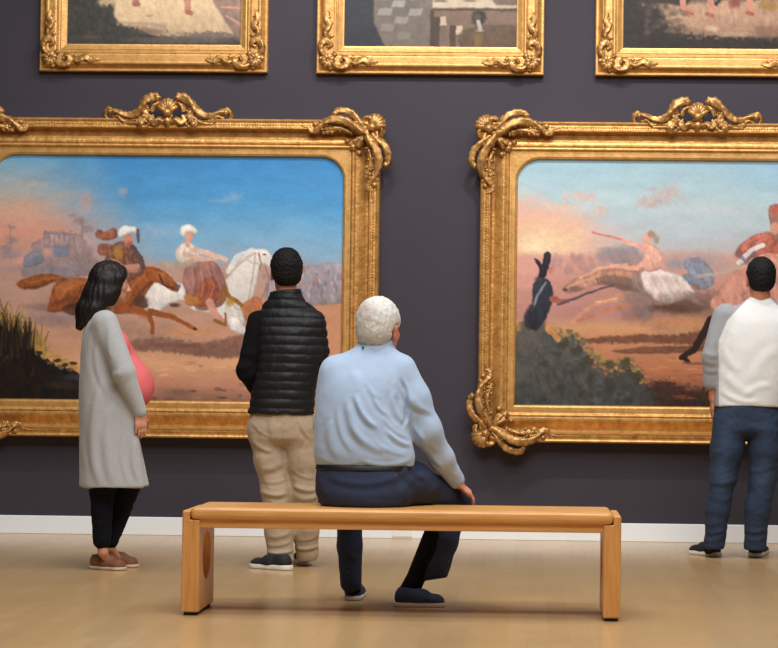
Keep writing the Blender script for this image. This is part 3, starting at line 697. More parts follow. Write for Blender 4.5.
def paint_right(o):
    X, Y = o.X, o.Y; rs = np.random.RandomState(5)
    n = o.n(.02, 0); n2 = o.n(.045, 1, (.6, 1.5))
    o.C[:] = grad([(158, (150, 182, 196)), (200, (172, 192, 198)), (240, (178, 184, 190)), (262, (188, 170, 166))], Y+16*n)
    o.mix(sstep(690, 800, X+20*n)*sstep(215, 160, Y)*.7, (138, 178, 206))
    o.mix(sstep(184, 222, Y+.25*(516-X)+22*n2)*sstep(665, 560, X+18*n), (216, 172, 154))
    o.mix(sstep(196, 226, Y+14*n2)*sstep(625, 530, X)*.8, (214, 168, 144))
    o.blob(545, 243, 44, 20, (228, 198, 158), .8, 1.0, .3); o.blob(538, 247, 18, 9, (234, 212, 174), .7, 1)
    o.blob(580, 198, 16, 5, (214, 166, 152), .6, .8, 1); o.blob(560, 208, 20, 5, (220, 176, 158), .5, .8, 1); o.blob(600, 212, 9, 6, (216, 170, 150), .5, .8, 1)
    for a in ((662, 198, 20, 9), (672, 190, 10, 6), (648, 204, 12, 6)): o.blob(*a, (186, 168, 166), .75, .8, 1.0)
    o.blob(720, 210, 34, 6, (196, 198, 202), .6, 1, .8)
    # hills and plain
    o.mix(sstep(252, 260, Y+3*n2+.02*(X-560)), grad([(250, (206, 156, 140)), (285, (188, 136, 124)), (316, (176, 126, 116)), (328, (196, 144, 104)), (345, (184, 126, 94)), (370, (176, 112, 80)), (392, (126, 80, 60)), (407, (84, 54, 42))], Y+4*n))
    o.blob(528, 275, 22, 12, (206, 150, 136), .6, .8); o.blob(560, 266, 30, 6, (196, 140, 132), .6)
    for k in range(22):
        x = rs.uniform(555, 615); o.blob(x, rs.uniform(255, 275), rs.uniform(2, 5), rs.uniform(3, 7), (164, 128, 126), .5)
    o.blob(625, 257, 26, 12, (140, 128, 132), .85, .6, .6); o.blob(700, 262, 46, 11, (160, 148, 150), .7, .8, .6); o.blob(600, 285, 40, 12, (176, 126, 116), .6)
    o.blob(600, 312, 50, 10, (170, 124, 118), .6, .8)
    # dust under the runners
    o.blob(690, 312, 60, 18, (132, 100, 86), .8, .7, .6); o.blob(678, 306, 34, 8, (74, 50, 40), .8, .6); o.blob(690, 322, 40, 7, (196, 134, 92), .7)
    o.poly([(585, 341), (625, 336), (680, 334), (720, 330), (770, 336), (770, 348), (700, 350), (660, 348), (700, 344), (640, 343), (590, 344)], (104, 66, 50), 2, .9, .15, rough=1.5)
    o.poly([(616, 351), (650, 347), (700, 346), (700, 351), (650, 354), (620, 353)], (112, 74, 56), 1.2, .85)
    for k in range(50):
        x = rs.uniform(620, 780); y = rs.uniform(358, 384); o.blob(x, y, rs.uniform(3, 9), rs.uniform(.6, 1.6), [(208, 136, 88), (136, 80, 54), (204, 128, 72)][k % 3], .6)
    o.poly([(640, 392), (664, 380), (700, 388), (760, 384), (900, 380), (905, 412), (640, 412)], (52, 34, 28), 4, .9, .3, rough=4)
    for k in range(16): o.blob(rs.uniform(680, 780), rs.uniform(384, 400), rs.uniform(4, 9), 1.3, (126, 76, 54), .6)
    # stretched horse
    H = (176, 128, 106); Hd = (108, 82, 76); Hl = (214, 168, 142)
    o.poly([(564, 291), (574, 282), (588, 274), (604, 267), (628, 264), (648, 268), (664, 280), (676, 300), (660, 306), (636, 300), (618, 288), (604, 284), (588, 290), (578, 293), (570, 294)], H, 1.2, 1, .18, sc=.2)
    o.line([(582, 279), (600, 269), (628, 265)], 1.6, Hl, a=.8); o.poly([(596, 280), (612, 276), (632, 280), (634, 292), (616, 288)], Hd, 2, .7); o.blob(576, 290, 7, 3, (112, 86, 80), .8); o.blob(567, 291, 3, 2, (70, 56, 56), .8)
    o.line([(630, 296), (612, 300), (596, 305), (584, 314), (574, 324)], [4.5, 3.2, 2.4, 1.8, 2.2], (196, 138, 112)); o.line([(640, 304), (628, 306), (606, 312), (590, 318), (580, 322)], [4, 3, 2, 1.6, 1.6], (180, 116, 92)); o.line([(598, 303), (618, 299)], 1, (224, 170, 138))
    o.poly([(634, 276), (646, 272), (656, 300), (650, 320), (636, 312), (628, 296)], (118, 106, 106), 5, .6, .15)
    # woman rider in white
    o.poly([(643, 272), (660, 270), (684, 276), (700, 286), (690, 298), (668, 303), (652, 296), (645, 284)], (214, 196, 188), 1.3, 1, .1)
    o.blob(668, 280, 9, 5, (184, 168, 164), .6); o.blob(660, 292, 8, 6, (228, 208, 200), .7); o.blob(655, 281, 5, 7, (180, 158, 152), .5)
    o.poly([(684, 262), (700, 258), (712, 268), (716, 280), (706, 290), (692, 284), (684, 276), (690, 272)], (128, 134, 150), 1.5, .95, .18, rough=1)
    for k in range(9): o.line([(684+k*2.4, 262+k*.9), (702+k*1.2, 266+k*2.0), (712, 272+k*2)], .8, [(160, 164, 176), (98, 104, 120)][k % 2], 1.0, .5)
    o.blob(676, 264, 9, 5, (150, 142, 148), .8); o.poly([(686, 290), (692, 292), (706, 304), (700, 304), (686, 297)], (176, 156, 148), 1, .9); o.blob(697, 287, 4, 4, (132, 88, 66), .7)
    o.poly([(644, 262), (648, 246), (658, 246), (664, 256), (662, 268), (654, 272), (646, 270)], (222, 168, 150), 1.1, 1, .1)
    o.blob(648, 239, 5, 6.5, (222, 166, 146), 1, .3, .1); o.blob(653, 235, 5.5, 5, (160, 126, 98), .85, .5, .5); o.blob(658, 240, 3.5, 4, (150, 122, 102), .7, .6, .6); o.blob(647, 241, 3.4, 4.6, (222, 168, 148), .9, .4)
    o.line([(646, 248), (632, 244), (620, 239)], [3, 2, 1.8], (222, 162, 144)); o.line([(622, 240), (604, 236), (594, 233)], 1.0, (196, 110, 100), a=.8); o.line([(646, 262), (638, 269), (624, 268), (612, 266)], [3, 2.4, 2, 1.8], (222, 162, 144))
    o.blob(664, 262, 4, 9, (206, 152, 142), .6, ang=-.3)
    for k in range(10): o.line([(650+k*4, 274+k), (654+k*4.5, 286+k*.6), (664+k*3.4, 298-k*.3)], 1.1, [(236, 218, 210), (180, 160, 154), (206, 184, 176)][k % 3], 1.4, .4)
    for p_, w_, c_ in (([(600, 284), (620, 286), (640, 292)], 2, Hd), ([(570, 288), (584, 283), (600, 276)], 1.0, Hl), ([(606, 272), (624, 270), (640, 274)], 1.2, (150, 104, 88))): o.line(p_, w_, c_, 1.4, .6)
    o.blob(700, 300, 40, 9, (110, 86, 80), .6, .7, .6); o.blob(640, 300, 22, 9, (138, 112, 106), .6, .7, .5)
    # red-coated rider and his mount
    o.poly([(712, 306), (720, 290), (736, 272), (750, 258), (768, 250), (800, 252), (830, 280), (850, 310), (820, 330), (760, 330), (726, 316)], (188, 132, 116), 1.8, 1, .18, sc=.15)
    o.blob(733, 286, 8, 14, (206, 146, 126), .7, ang=.4)
    o.poly([(736, 254), (742, 244), (756, 234), (776, 232), (800, 240), (796, 256), (770, 252), (752, 258), (742, 258)], (180, 98, 80), 1.6, .95, .22)
    for k in range(7): o.line([(744+k*6, 250-k), (750+k*6, 240-k*.4), (758+k*6, 238)], .9, [(210, 140, 116), (126, 66, 56)][k % 2], 1.2, .5)
    o.line([(740, 262), (752, 250), (764, 244)], 2.2, (214, 206, 200)); o.line([(738, 252), (748, 262), (756, 252)], 1.6, (98, 96, 110), a=.7); o.line([(700, 276), (728, 272), (746, 266)], 1.6, (178, 160, 148), a=.8)
    o.poly([(770, 206), (788, 204), (798, 212), (796, 240), (776, 240), (772, 226)], (150, 104, 92), 1, 1); o.blob(780, 209, 8, 4, (190, 88, 74), .95, .3); o.blob(776, 228, 5, 7, (204, 146, 124), .95, .3)
    o.line([(690, 361), (684, 357), (696, 350), (704, 336), (714, 322), (760, 306)], [2, 2.6, 3.2, 4, 6, 9], (44, 28, 26))
    o.blob(686, 358, 4, 2.8, (38, 26, 24), .9, .3); o.line([(686, 363), (712, 364)], 1.2, (104, 62, 46), a=.7)
    o.poly([(790, 260), (840, 262), (880, 290), (890, 330), (840, 330), (800, 320)], (150, 96, 76), 4, .9)
    # bushes
    for k in range(120):
        x = rs.uniform(512, 650); yt = np.interp(x, [512, 530, 556, 570, 590, 606, 616, 630, 640, 652], [330, 330, 334, 336, 348, 362, 366, 358, 372, 392])
        o.blob(x, yt+rs.uniform(-4, 6), rs.uniform(2, 5), rs.uniform(2, 4), [(164, 132, 72), (120, 106, 66), (96, 90, 72), (190, 146, 84)][k % 4], .75, .5, .8)
    o.poly([(510, 334), (524, 334), (548, 332), (562, 337), (576, 340), (588, 354), (602, 370), (618, 372), (634, 368), (642, 380), (654, 408), (510, 410)], (68, 70, 68), 4.5, .93, .22, rough=6, sc=.12)
    for k in range(90):
        x = rs.uniform(512, 640); yt = np.interp(x, [512, 560, 600, 650], [345, 348, 372, 396]); y = rs.uniform(yt, 404)
        o.blob(x, y, rs.uniform(2, 6), rs.uniform(2, 5), [(58, 60, 58), (88, 90, 88), (66, 66, 60), (46, 46, 44)][k % 4], .5, .6, .8)
    for x, y in ((565, 345), (578, 352), (612, 366), (628, 364), (640, 376), (590, 362)): o.blob(x, y, 6, 6, (62, 60, 48), .8, .5, .9)
    # soldier in a cocked hat
    o.poly([(518, 354), (522, 334), (527, 318), (536, 312), (546, 316), (546, 332), (540, 350), (532, 360)], (88, 82, 78), 3, .95, .12)
    o.poly([(534, 290), (538, 282), (548, 280), (554, 290), (554, 302), (548, 318), (538, 332), (531, 326), (530, 316), (534, 304)], (46, 49, 60), 1.2, 1, .15)
    o.line([(547, 284), (538, 298), (534, 312)], 1.1, (146, 148, 158), a=.8); o.poly([(526, 318), (532, 306), (538, 312), (537, 328), (528, 330)], (40, 40, 48), 2, .8)
    o.poly([(535, 260), (540, 262), (543, 266), (545, 256), (549, 253), (552, 257), (550, 268), (546, 279), (539, 279), (540, 270)], (38, 38, 46), .8, 1, .1)
    o.blob(552, 272, 2.6, 4, (190, 118, 100), .95, .3, .1); o.blob(540, 281, 4, 3, (66, 52, 56), .9)
    o.line([(554, 300), (562, 303), (570, 302)], [3, 2.4, 2], (148, 84, 74)); o.line([(560, 306), (590, 294), (616, 286)], [1.4, 1.1, .8], (84, 72, 78))
    o.line([(550, 330), (560, 340)], 3, (200, 136, 84), a=.8)

def paint_small_a(o):
    X, Y = o.X, o.Y; n = o.n(.03, 0); rs = np.random.RandomState(8)
    o.C[:] = grad([(-130, (120, 140, 160)), (-60, (150, 150, 150)), (-20, (190, 160, 130)), (10, (222, 194, 156)), (44, (206, 176, 142))], Y+6*n)
    o.poly([(60, -140), (110, -130), (118, -40), (96, 2), (114, 4), (118, 22), (150, 28), (160, 34), (250, 36), (250, 50), (60, 50)], (74, 72, 68), 3, 1, .15, rough=2)
    o.poly([(114, 2), (118, 20), (160, 24), (170, 34), (190, 34), (235, 32), (225, 10), (215, -4), (120, -6)], (222, 192, 154), 1.5, 1, .06)
    o.blob(150, 30, 18, 3, (104, 92, 82), .8); o.blob(205, 33, 34, 3.5, (112, 96, 92), .8, .5, .9); o.blob(180, 38, 60, 4, (110, 100, 92), .7); o.blob(90, 36, 12, 2, (110, 84, 74), .7)
    o.poly([(115, 21), (166, 21), (166, 33), (150, 33), (132, 25)], (178, 146, 124), 1, .5, smooth=False)
    o.poly([(212, -6), (245, -10), (245, 44), (232, 30), (222, 14)], (146, 118, 108), 2, .9); o.line([(220, 5), (242, 6)], 1, (206, 150, 124)); o.line([(226, 14), (242, 24)], 1, (206, 160, 140))
    for a, b in (((137, -30), (134, 2)), ((184, -30), (187, 10))):
        o.line([a, b], [6, 3], (196, 140, 116)); o.line([b, (b[0]+3, b[1]+1)], 2.4, (176, 116, 98))
    o.line([(146, 14), (151, 14)], 1, (160, 140, 100), a=.7)
    for x, y, c in ((130, -60, (150, 70, 60)), (180, -66, (90, 100, 140)), (155, -80, (190, 170, 140)), (205, -50, (120, 92, 70))): o.blob(x, y, 16, 34, c, .9, .5)
    for x, y in ((132, -100), (182, -106), (156, -118)): o.blob(x, y, 6, 8, (206, 156, 130), .95, .3)
    o.C *= .92

def paint_small_b(o):
    X, Y = o.X, o.Y; n = o.n(.03, 0)
    o.C[:] = grad([(-130, (110, 96, 84)), (-40, (150, 128, 108)), (0, (142, 116, 98)), (46, (96, 78, 68))], Y+6*n)
    o.poly([(410, -60), (560, -60), (560, 6), (410, 6)], (218, 198, 172), 1, 1, .05, smooth=False); o.poly([(432, 7), (520, 7), (520, 48), (432, 48)], (138, 112, 96), 1.2, .9, .1, smooth=False)
    o.poly([(340, -140), (372, -130), (374, 20), (388, 48), (340, 48)], (56, 58, 66), 2, 1, .1, smooth=False)
    o.poly([(374, -10), (432, -10), (432, 48), (386, 48), (374, 22)], (128, 114, 104), 1.5, 1, .1, smooth=False)
    for r in range(6):
        for c in range(4):
            x = 376+c*15+r*1.5; y = -9+r*8
            if x > 416-r*3: continue
            o.poly([(x, y), (x+13, y), (x+11, y+7), (x-2, y+7)], [(184, 178, 170), (118, 112, 108)][(r+c) % 2], .9, max(.25, 1-.16*r), .06, smooth=False)
    for x in (440, 456):
        y = 15 if x == 440 else 24
        o.poly([(x, y), (x+6, y), (x+8, 50), (x-1, 50)], (128, 106, 92), .9, 1, .06, smooth=False); o.poly([(x, y), (x+6, y), (x+6.5, y+9), (x-.5, y+9)], (216, 192, 168), .8, 1, .04, smooth=False)
        o.poly([(x-6, y), (x, y), (x-1, 50), (x-7, 50)], (72, 56, 50), 1, .8, .1, smooth=False)
    o.poly([(430, 8), (434, 8), (434, 48), (430, 48)], (70, 56, 50), 1, .8, smooth=False); o.line([(434, 8), (518, 8)], 1, (70, 54, 46), a=.7)
    o.poly([(464, 28), (520, 24), (520, 48), (466, 48)], (98, 76, 58), 2, .8, .15); o.blob(478, 38, 5, 8, (140, 108, 62), .7)
    o.blob(478, 15, 8, 8, (52, 44, 40), .95, .4, .5); o.blob(477, 16, 4, 5, (112, 100, 88), .7); o.line([(478, 20), (480, 28)], 2, (196, 186, 178)); o.blob(480, 29, 5, 1.6, (190, 176, 164), .7)
    o.poly([(492, -10), (520, -10), (520, 2), (496, 2)], (110, 88, 78), 2, .8); o.blob(440, -1, 8, 1.5, (120, 96, 82), .8); o.blob(470, -1, 8, 1.5, (130, 104, 90), .8)
    for x in (400, 450, 490): o.blob(x, -70, 8, 26, (88, 68, 60), .8)
    o.C *= .84

def paint_small_c(o):
    X, Y = o.X, o.Y; n = o.n(.03, 0); rs = np.random.RandomState(11)
    o.C[:] = grad([(-130, (90, 96, 100)), (-50, (120, 100, 84)), (-4, (110, 86, 66)), (20, (176, 138, 108)), (32, (150, 118, 94)), (47, (54, 38, 32))], Y+5*n)
    o.poly([(618, -140), (660, -120), (650, -20), (640, 0), (662, 8), (668, 22), (690, 34), (760, 36), (840, 38), (840, 52), (618, 52)], (46, 36, 33), 4, 1, .3, rough=4)
    o.poly([(660, 8), (680, 2), (790, -2), (830, 4), (830, 28), (770, 34), (716, 32), (680, 24)], (186, 146, 118), 3, .95, .12, rough=2)
    o.blob(712, 27, 8, 3, (220, 184, 154), .8); o.blob(735, 33, 22, 3, (196, 158, 128), .7); o.blob(765, 29, 14, 6, (134, 92, 76), .7, .6, 1)
    o.poly([(642, -8), (690, -8), (684, 4), (660, 2), (646, 4)], (50, 36, 32), 2, .9)
    for k in range(60): o.blob(rs.uniform(645, 690), rs.uniform(4, 32), rs.uniform(2, 5), rs.uniform(1.5, 4), [(96, 78, 64), (60, 50, 44), (130, 104, 84)][k % 3], .4)
    for a, b, c in (((682, -40), (683, 6), (692, 13)), ((711, -40), (711, 4), (713, 15)), ((748, -40), (750, 4), (753, 13))):
        o.line([a, b, c], [5, 2.8, 2.6], (206, 140, 114)); o.line([(c[0]-6, c[1]-2), c], 1.8, (160, 92, 72), a=.9)
    o.line([(716, 3), (722, -4)], 1.8, (40, 28, 26)); o.blob(735, 1, 7, 7, (134, 70, 58), .9); o.blob(770, 4, 12, 6, (156, 116, 56), .85)
    for x, y, c in ((684, -54, (140, 60, 54)), (714, -58, (170, 150, 120)), (750, -52, (90, 84, 110))): o.blob(x, y, 15, 34, c, .9, .5)
    for x, y in ((684, -94), (714, -98), (750, -92)): o.blob(x, y, 6, 8, (206, 156, 130), .95, .3)
    o.C *= .84

# ------------------------------------------------------------------ picture frames
def rect_pts(x0, x1, z0, z1, t): return [(x0+t, z0+t), (x1-t, z0+t), (x1-t, z1-t), (x0+t, z1-t)]
def frame_mesh(x0, x1, z0, z1, prof, seg=36):
    """mitred moulding; prof: (inset, height from wall)"""
    V = []; Fc = []; n = 4*seg
    for (t, h) in prof:
        P = rect_pts(x0, x1, z0, z1, t)
        for c in range(4):
            a = np.array(P[c]); b = np.array(P[(c+1) % 4])
            for k in range(seg):
                u = k/seg; u = .5-.5*math.cos(math.pi*u); p = a+(b-a)*u; V.append((p[0], -h, p[1]))
    for r in range(len(prof)-1):
        for k in range(n):
            Fc.append((r*n+k, r*n+(k+1) % n, (r+1)*n+(k+1) % n, (r+1)*n+k))
    return np.array(V), Fc
def slip_mesh(x0, x1, z0, z1, w, r, h, hin, top_only=True):
    """flat inner liner whose opening has rounded upper corners"""
    X0, X1, Z0, Z1 = x0+w, x1-w, z0+w, z1-w; inner = []; outer = []
    def straight(a, b, oa, ob, k=10):
        for i in range(k): inner.append(np.array(a)+(np.array(b)-a)*i/k); outer.append(np.array(oa)+(np.array(ob)-oa)*i/k)
    def arc(cx, cz, a0, ox, oz, sx, sz):
        K = 16
        for i in range(K+1):
            a = a0+math.pi/2*i/K; d = np.array([math.cos(a), math.sin(a)]); c = np.array([cx, cz])
            inner.append(c+d*r); R = r+w; t = R/max(abs(d[0]), abs(d[1])); outer.append(c+d*t)
    straight((X0, Z0), (X1, Z0), (x0, z0), (x1, z0)); straight((X1, Z0), (X1, Z1-r), (x1, z0), (x1, Z1-r))
    arc(X1-r, Z1-r, 0, x1, z1, 1, 1); straight((X1-r, Z1), (X0+r, Z1), (X1-r, z1), (X0+r, z1)); arc(X0+r, Z1-r, math.pi/2, x0, z1, -1, 1)
    straight((X0, Z1-r), (X0, Z0), (x0, Z1-r), (x0, z0))
    I = np.array(inner); O = np.array(outer); n = len(I); cI = I
    N = np.roll(I, -1, 0)-np.roll(I, 1, 0); N = np.stack([-N[:, 1], N[:, 0]], -1); N /= np.linalg.norm(N, axis=1)[:, None]
    rings = [(O, h), (I-N*.006, h), (I-N*.001, h-.004), (I+N*.004, h-.006), (I+N*.009, hin), (I+N*.012, hin-.012)]
    V = np.concatenate([np.stack([p[:, 0], np.full(n, -hh), p[:, 1]], -1) for p, hh in rings])
    Fc = [(a*n+k, a*n+(k+1) % n, (a+1)*n+(k+1) % n, (a+1)*n+k) for a in range(len(rings)-1) for k in range(n)]
    return V, Fc

class Orn:
    """carved scrollwork: swept leaf tubes and bosses collected into one mesh"""
    def __init__(s): s.V = []; s.F = []; s.n = 0
    def add(s, V, Fc): s.V.append(np.asarray(V)); s.F += [tuple(i+s.n for i in f) for f in Fc]; s.n += len(V)
    def tube(s, pts, rad, flat=.8, ridge=.25, sub=5, sides=10):
        p = np.array(pts, float); r = np.array(rad, float)
        if len(p) > 2:
            q = []; rr = []
            for i in range(len(p)-1):
                a, b, c, d = p[max(i-1, 0)], p[i], p[i+1], p[min(i+2, len(p)-1)]
                for t in np.arange(0, 1, 1/sub):
                    q.append(.5*((2*b)+(c-a)*t+(2*a-5*b+4*c-d)*t*t+(3*b-a-3*c+d)*t**3)); rr.append(r[i]+(r[i+1]-r[i])*t)
            q.append(p[-1]); rr.append(r[-1]); p = np.array(q); r = np.array(rr)
        T = np.gradient(p, axis=0); T /= np.linalg.norm(T, axis=1)[:, None]+1e-9
        yb = np.array([0, -1., 0]); V = []; m_ = len(p)
        for i in range(m_):
            sd = nrm(np.cross(T[i], yb)); up = nrm(np.cross(sd, T[i]))
            lob = 1+.10*math.sin(i*1.9)
            for k in range(sides):
                a = 2*math.pi*k/sides; R = 1.14*r[i]*lob*(1+1.5*ridge*math.cos(3*a+i*.35))
                V.append(p[i]+sd*math.cos(a)*R+up*math.sin(a)*R*flat)
        Fc = [(i*sides+k, i*sides+(k+1) % sides, (i+1)*sides+(k+1) % sides, (i+1)*sides+k) for i in range(m_-1) for k in range(sides)]
        Fc += [tuple(range(sides-1, -1, -1)), tuple((m_-1)*sides+k for k in range(sides))]
        s.add(V, Fc)
    def boss(s, c, r, ry=None, lobes=0, amp=.15):
        ry = ry or r; V = []; nu, nv = 14, 8
        for j in range(nv+1):
            th = math.pi*j/nv
            for i in range(nu):
                ph = 2*math.pi*i/nu; R = r*(1+(amp*math.cos(lobes*ph) if lobes else 0))
                V.append((c[0]+R*math.sin(th)*math.cos(ph), c[1]-ry*math.cos(th), c[2]+R*math.sin(th)*math.sin(ph)))
        s.add(V, [(j*nu+i, j*nu+(i+1) % nu, (j+1)*nu+(i+1) % nu, (j+1)*nu+i) for j in range(nv) for i in range(nu)])
    def obj(s, name, m, parent): return mesh_obj(name, np.concatenate(s.V), s.F, m, parent)

K = 1/155.0   # metres per photo pixel on the picture wall
def big_corner(root, cx, cz, sx, sz, hb):
    """cx,cz frame corner; sx,sz point into the frame"""
    o = Orn()
    def both(pts, rad, **k):
        for sw in (0, 1):
            o.tube([(cx+sx*K*(v if sw else u), -h*1.0, cz+sz*K*(u if sw else v)) for u, v, h in pts], [r*K for r in rad], **k)
    def bb(u, v, h, r, **k):
        for sw in (0, 1): o.boss((cx+sx*K*(v if sw else u), -h, cz+sz*K*(u if sw else v)), r*K, **k)
    h = hb
    # shell at the corner
    for a in range(-2, 3):
        an = math.radians(225+a*24); d = (math.cos(an), math.sin(an))
        o.tube([(cx+sx*K*10, -h-.01, cz+sz*K*10), (cx+sx*K*(6+d[0]*5), -h-.035, cz+sz*K*(6+d[1]*5)), (cx+sx*K*(6+d[0]*11), -h-.015, cz+sz*K*(6+d[1]*11))], [2.4*K, 3.2*K, 2.2*K], ridge=.1)
    o.boss((cx+sx*K*8, -h-.03, cz+sz*K*8), 4.6*K, ry=.03, lobes=5)
    # outer tongue curling off the frame
    both([(14, 9, h+.01), (20, 3, h+.02), (27, -5, h+.02), (35, -8.5, h+.015), (43, -8, h+.01), (46, -5, h+.01)], [3, 3.2, 2.8, 2.6, 2.8, 1.8])
    bb(45, -6, h+.01, 3.2, lobes=4)
    # main C scroll along the rail
    both([(12, 14, h+.02), (20, 11, h+.035), (31, 3.5, h+.04), (42, .5, h+.035), (53, 2.5, h+.02), (61, 8, h+.015), (65, 12, h+.01), (70, 11, h+.008), (72, 6, h+.005)], [3, 3.4, 3.2, 3.2, 3, 2.6, 2.2, 1.8, 1.2])
    both([(30, 12, h+.005), (40, 9, h+.01), (50, 10, h+.008), (58, 14, h+.004)], [2.4, 2.6, 2.2, 1.2])
    bb(65, 5, h+.012, 2.6); bb(22, 9, h+.03, 4.4, lobes=4); bb(62, 4, h, 2)
    both([(66, 10, h), (78, 6.5, h-.002), (90, 6, h-.004)], [1.8, 1.6, .8])
    for q, r in ((0, 4.2), (-6, 3), (6, 3)):
        o.boss((cx+sx*K*(27+q), -h+.02, cz+sz*K*(27-q)), r*K, ry=.03, lobes=5)
    both([(14, 14, h), (20, 22, h+.01), (23, 27, h)], [3, 3, 2.5])
    rs = random.Random(4)
    for k in range(84):      # small leaves filling the carving between the scrolls
        u = rs.uniform(3, 60); v = rs.uniform(2, 12) if u > 20 else rs.uniform(3, 20)
        d = rs.uniform(0, 6.28); L = rs.uniform(2, 4.5)
        both([(u, v, h+.004), (u+L*.6*math.cos(d), v+L*.6*math.sin(d), h+.014), (u+L*math.cos(d), v+L*math.sin(d), h+.004)], [.9, 1.5, .7])
    both([(4, 12, h+.01), (3, 20, h+.02), (5, 27, h+.012), (9, 30, h+.006)], [2.6, 2.8, 2.4, 1.4])
    both([(2, 6, h+.02), (-2, 11, h+.02), (-1, 17, h+.015)], [2.4, 2.6, 1.6])
    return o.obj('corner_ornament', M['gold_orn'], root)
def crest(root, cx, cz, h):
    o = Orn()
    def mir(pts, rad, **k):
        for s_ in (-1, 1): o.tube([(cx+s_*K*u, -hh, cz+K*v) for u, v, hh in pts], [r*K for r in rad], **k)
    def bb(u, v, hh, r, **k):
        for s_ in (-1, 1): o.boss((cx+s_*K*u, -hh, cz+K*v), r*K, **k)
    mir([(60, -3, h), (63, 3, h), (60, 8, h+.01), (55, 6, h+.01)], [1.4, 2.2, 2.6, 1.8])
    mir([(60, 8, h+.01), (52, 6, h+.02), (44, 3, h+.02), (36, 3, h+.02), (28, 8, h+.025), (23, 15, h+.03), (17, 20, h+.03), (9, 21, h+.03)], [2.0, 2.4, 2.2, 2.8, 3.4, 3.6, 3.6, 3.0])
    mir([(56, 0, h), (50, 2, h+.01), (46, -2, h+.01), (40, -2, h+.01)], [1.8, 2.2, 2, 1.6])
    mir([(46, -5, h+.005), (36, -5, h+.01), (28, -3, h+.01), (22, 2, h+.015), (24, 9, h+.015), (20, 13, h+.02)], [1.6, 2.2, 3.2, 3.0, 2.6, 1.6])
    mir([(20, -8, h+.015), (26, -9, h+.02), (28, -5, h+.02), (22, -2, h+.02)], [1.4, 2.2, 2.4, 1.6])
    mir([(3, -4, h+.02), (9, -2, h+.03), (13, -5, h+.03), (17, -2, h+.02), (14, 3, h+.02)], [2, 2.8, 2.4, 2, 1.2])
    mir([(9, 16, h+.02), (14, 12, h+.03), (16, 6, h+.03)], [2, 2.4, 1.6])
    for a in range(-3, 4):
        an = math.radians(90+a*22); o.tube([(cx, -h-.01, cz+K*5), (cx+K*5*math.cos(an), -h-.045, cz+K*(6+6*math.sin(an))), (cx+K*10*math.cos(an), -h-.025, cz+K*(6+13*math.sin(an)))], [1.8*K, 2.6*K, 1.9*K], ridge=.1)
    o.boss((cx, -h-.04, cz+K*5), 4.5*K, lobes=6); o.boss((cx, -h-.03, cz-K*3), 4*K, lobes=4); o.tube([(cx, -h-.02, cz-K*4), (cx, -h-.02, cz-K*10)], [3.2*K, 1.2*K])
    bb(58, 6, h+.02, 2.6); bb(10, 20, h+.03, 3.4, lobes=4); bb(26, -6, h+.03, 3, lobes=4)
    rs = random.Random(9)
    for k in range(34):
        u = rs.uniform(2, 34); v = rs.uniform(-7, min(16, 20-u*.5)); d = rs.uniform(0, 6.28); L = rs.uniform(2, 4.5)
        mir([(u, v, h+.002), (u+L*.6*math.cos(d), v+L*.6*math.sin(d), h+.02), (u+L*math.cos(d), v+L*math.sin(d), h+.006)], [.9, 1.5, .7])
    mir([(2, -4, h-.005), (20, -6, h-.005), (40, -4.5, h-.005), (62, -3.5, h-.005)], [3, 3, 2.4, 1.4], flat=.5)
    return o.obj('crest_ornament', M['gold_orn'], root)

def canvas(root, x0, x1, z0, z1, y, fn, ppx, seed, res=1.35):
    """ppx: photo-pixel extent (left, right, top, bottom) the picture is laid out in"""
    nx = int((ppx[1]-ppx[0])*res); nz = int((ppx[3]-ppx[2])*res)
    gx, gz = np.meshgrid(np.linspace(0, 1, nx), np.linspace(0, 1, nz))
    V = np.stack([x0+(x1-x0)*gx, np.full_like(gx, -y), z1+(z0-z1)*gz], -1).reshape(-1, 3)
    o = Oil((ppx[0]+(ppx[1]-ppx[0])*gx).ravel(), (ppx[2]+(ppx[3]-ppx[2])*gz).ravel(), seed); fn(o)
    i = np.arange(nx*nz).reshape(nz, nx)
    Q = np.stack([i[:-1, :-1], i[1:, :-1], i[1:, 1:], i[:-1, 1:]], -1).reshape(-1, 4)
    return mesh_obj('canvas', V, Q, M['canvas'], root, True, o.rgb())

def beads(root, x0, x1, z0, z1, t, h, step, r, name='beading'):
    V = []; Fc = []; P = rect_pts(x0, x1, z0, z1, t); n = 0
    for c in range(4):
        a = np.array(P[c]); b = np.array(P[(c+1) % 4]); L = np.linalg.norm(b-a); k = int(L/step)
        for i in range(k):
            p = a+(b-a)*(i+.5)/k; d = (b-a)/L*r*1.0; e = np.array([-d[1], d[0]])
            V += [(*(p+d+e),), (*(p-d+e),), (*(p-d-e),), (*(p+d-e),), (*p,)]
            Fc += [(n, n+1, n+4), (n+1, n+2, n+4), (n+2, n+3, n+4), (n+3, n, n+4)]; n += 5
    V = np.array([(x, -h-(r*1.1 if j % 5 == 4 else 0), z) for j, (x, z) in enumerate(V)])
    return mesh_obj(name, V, Fc, M['gold_orn'], root, False)

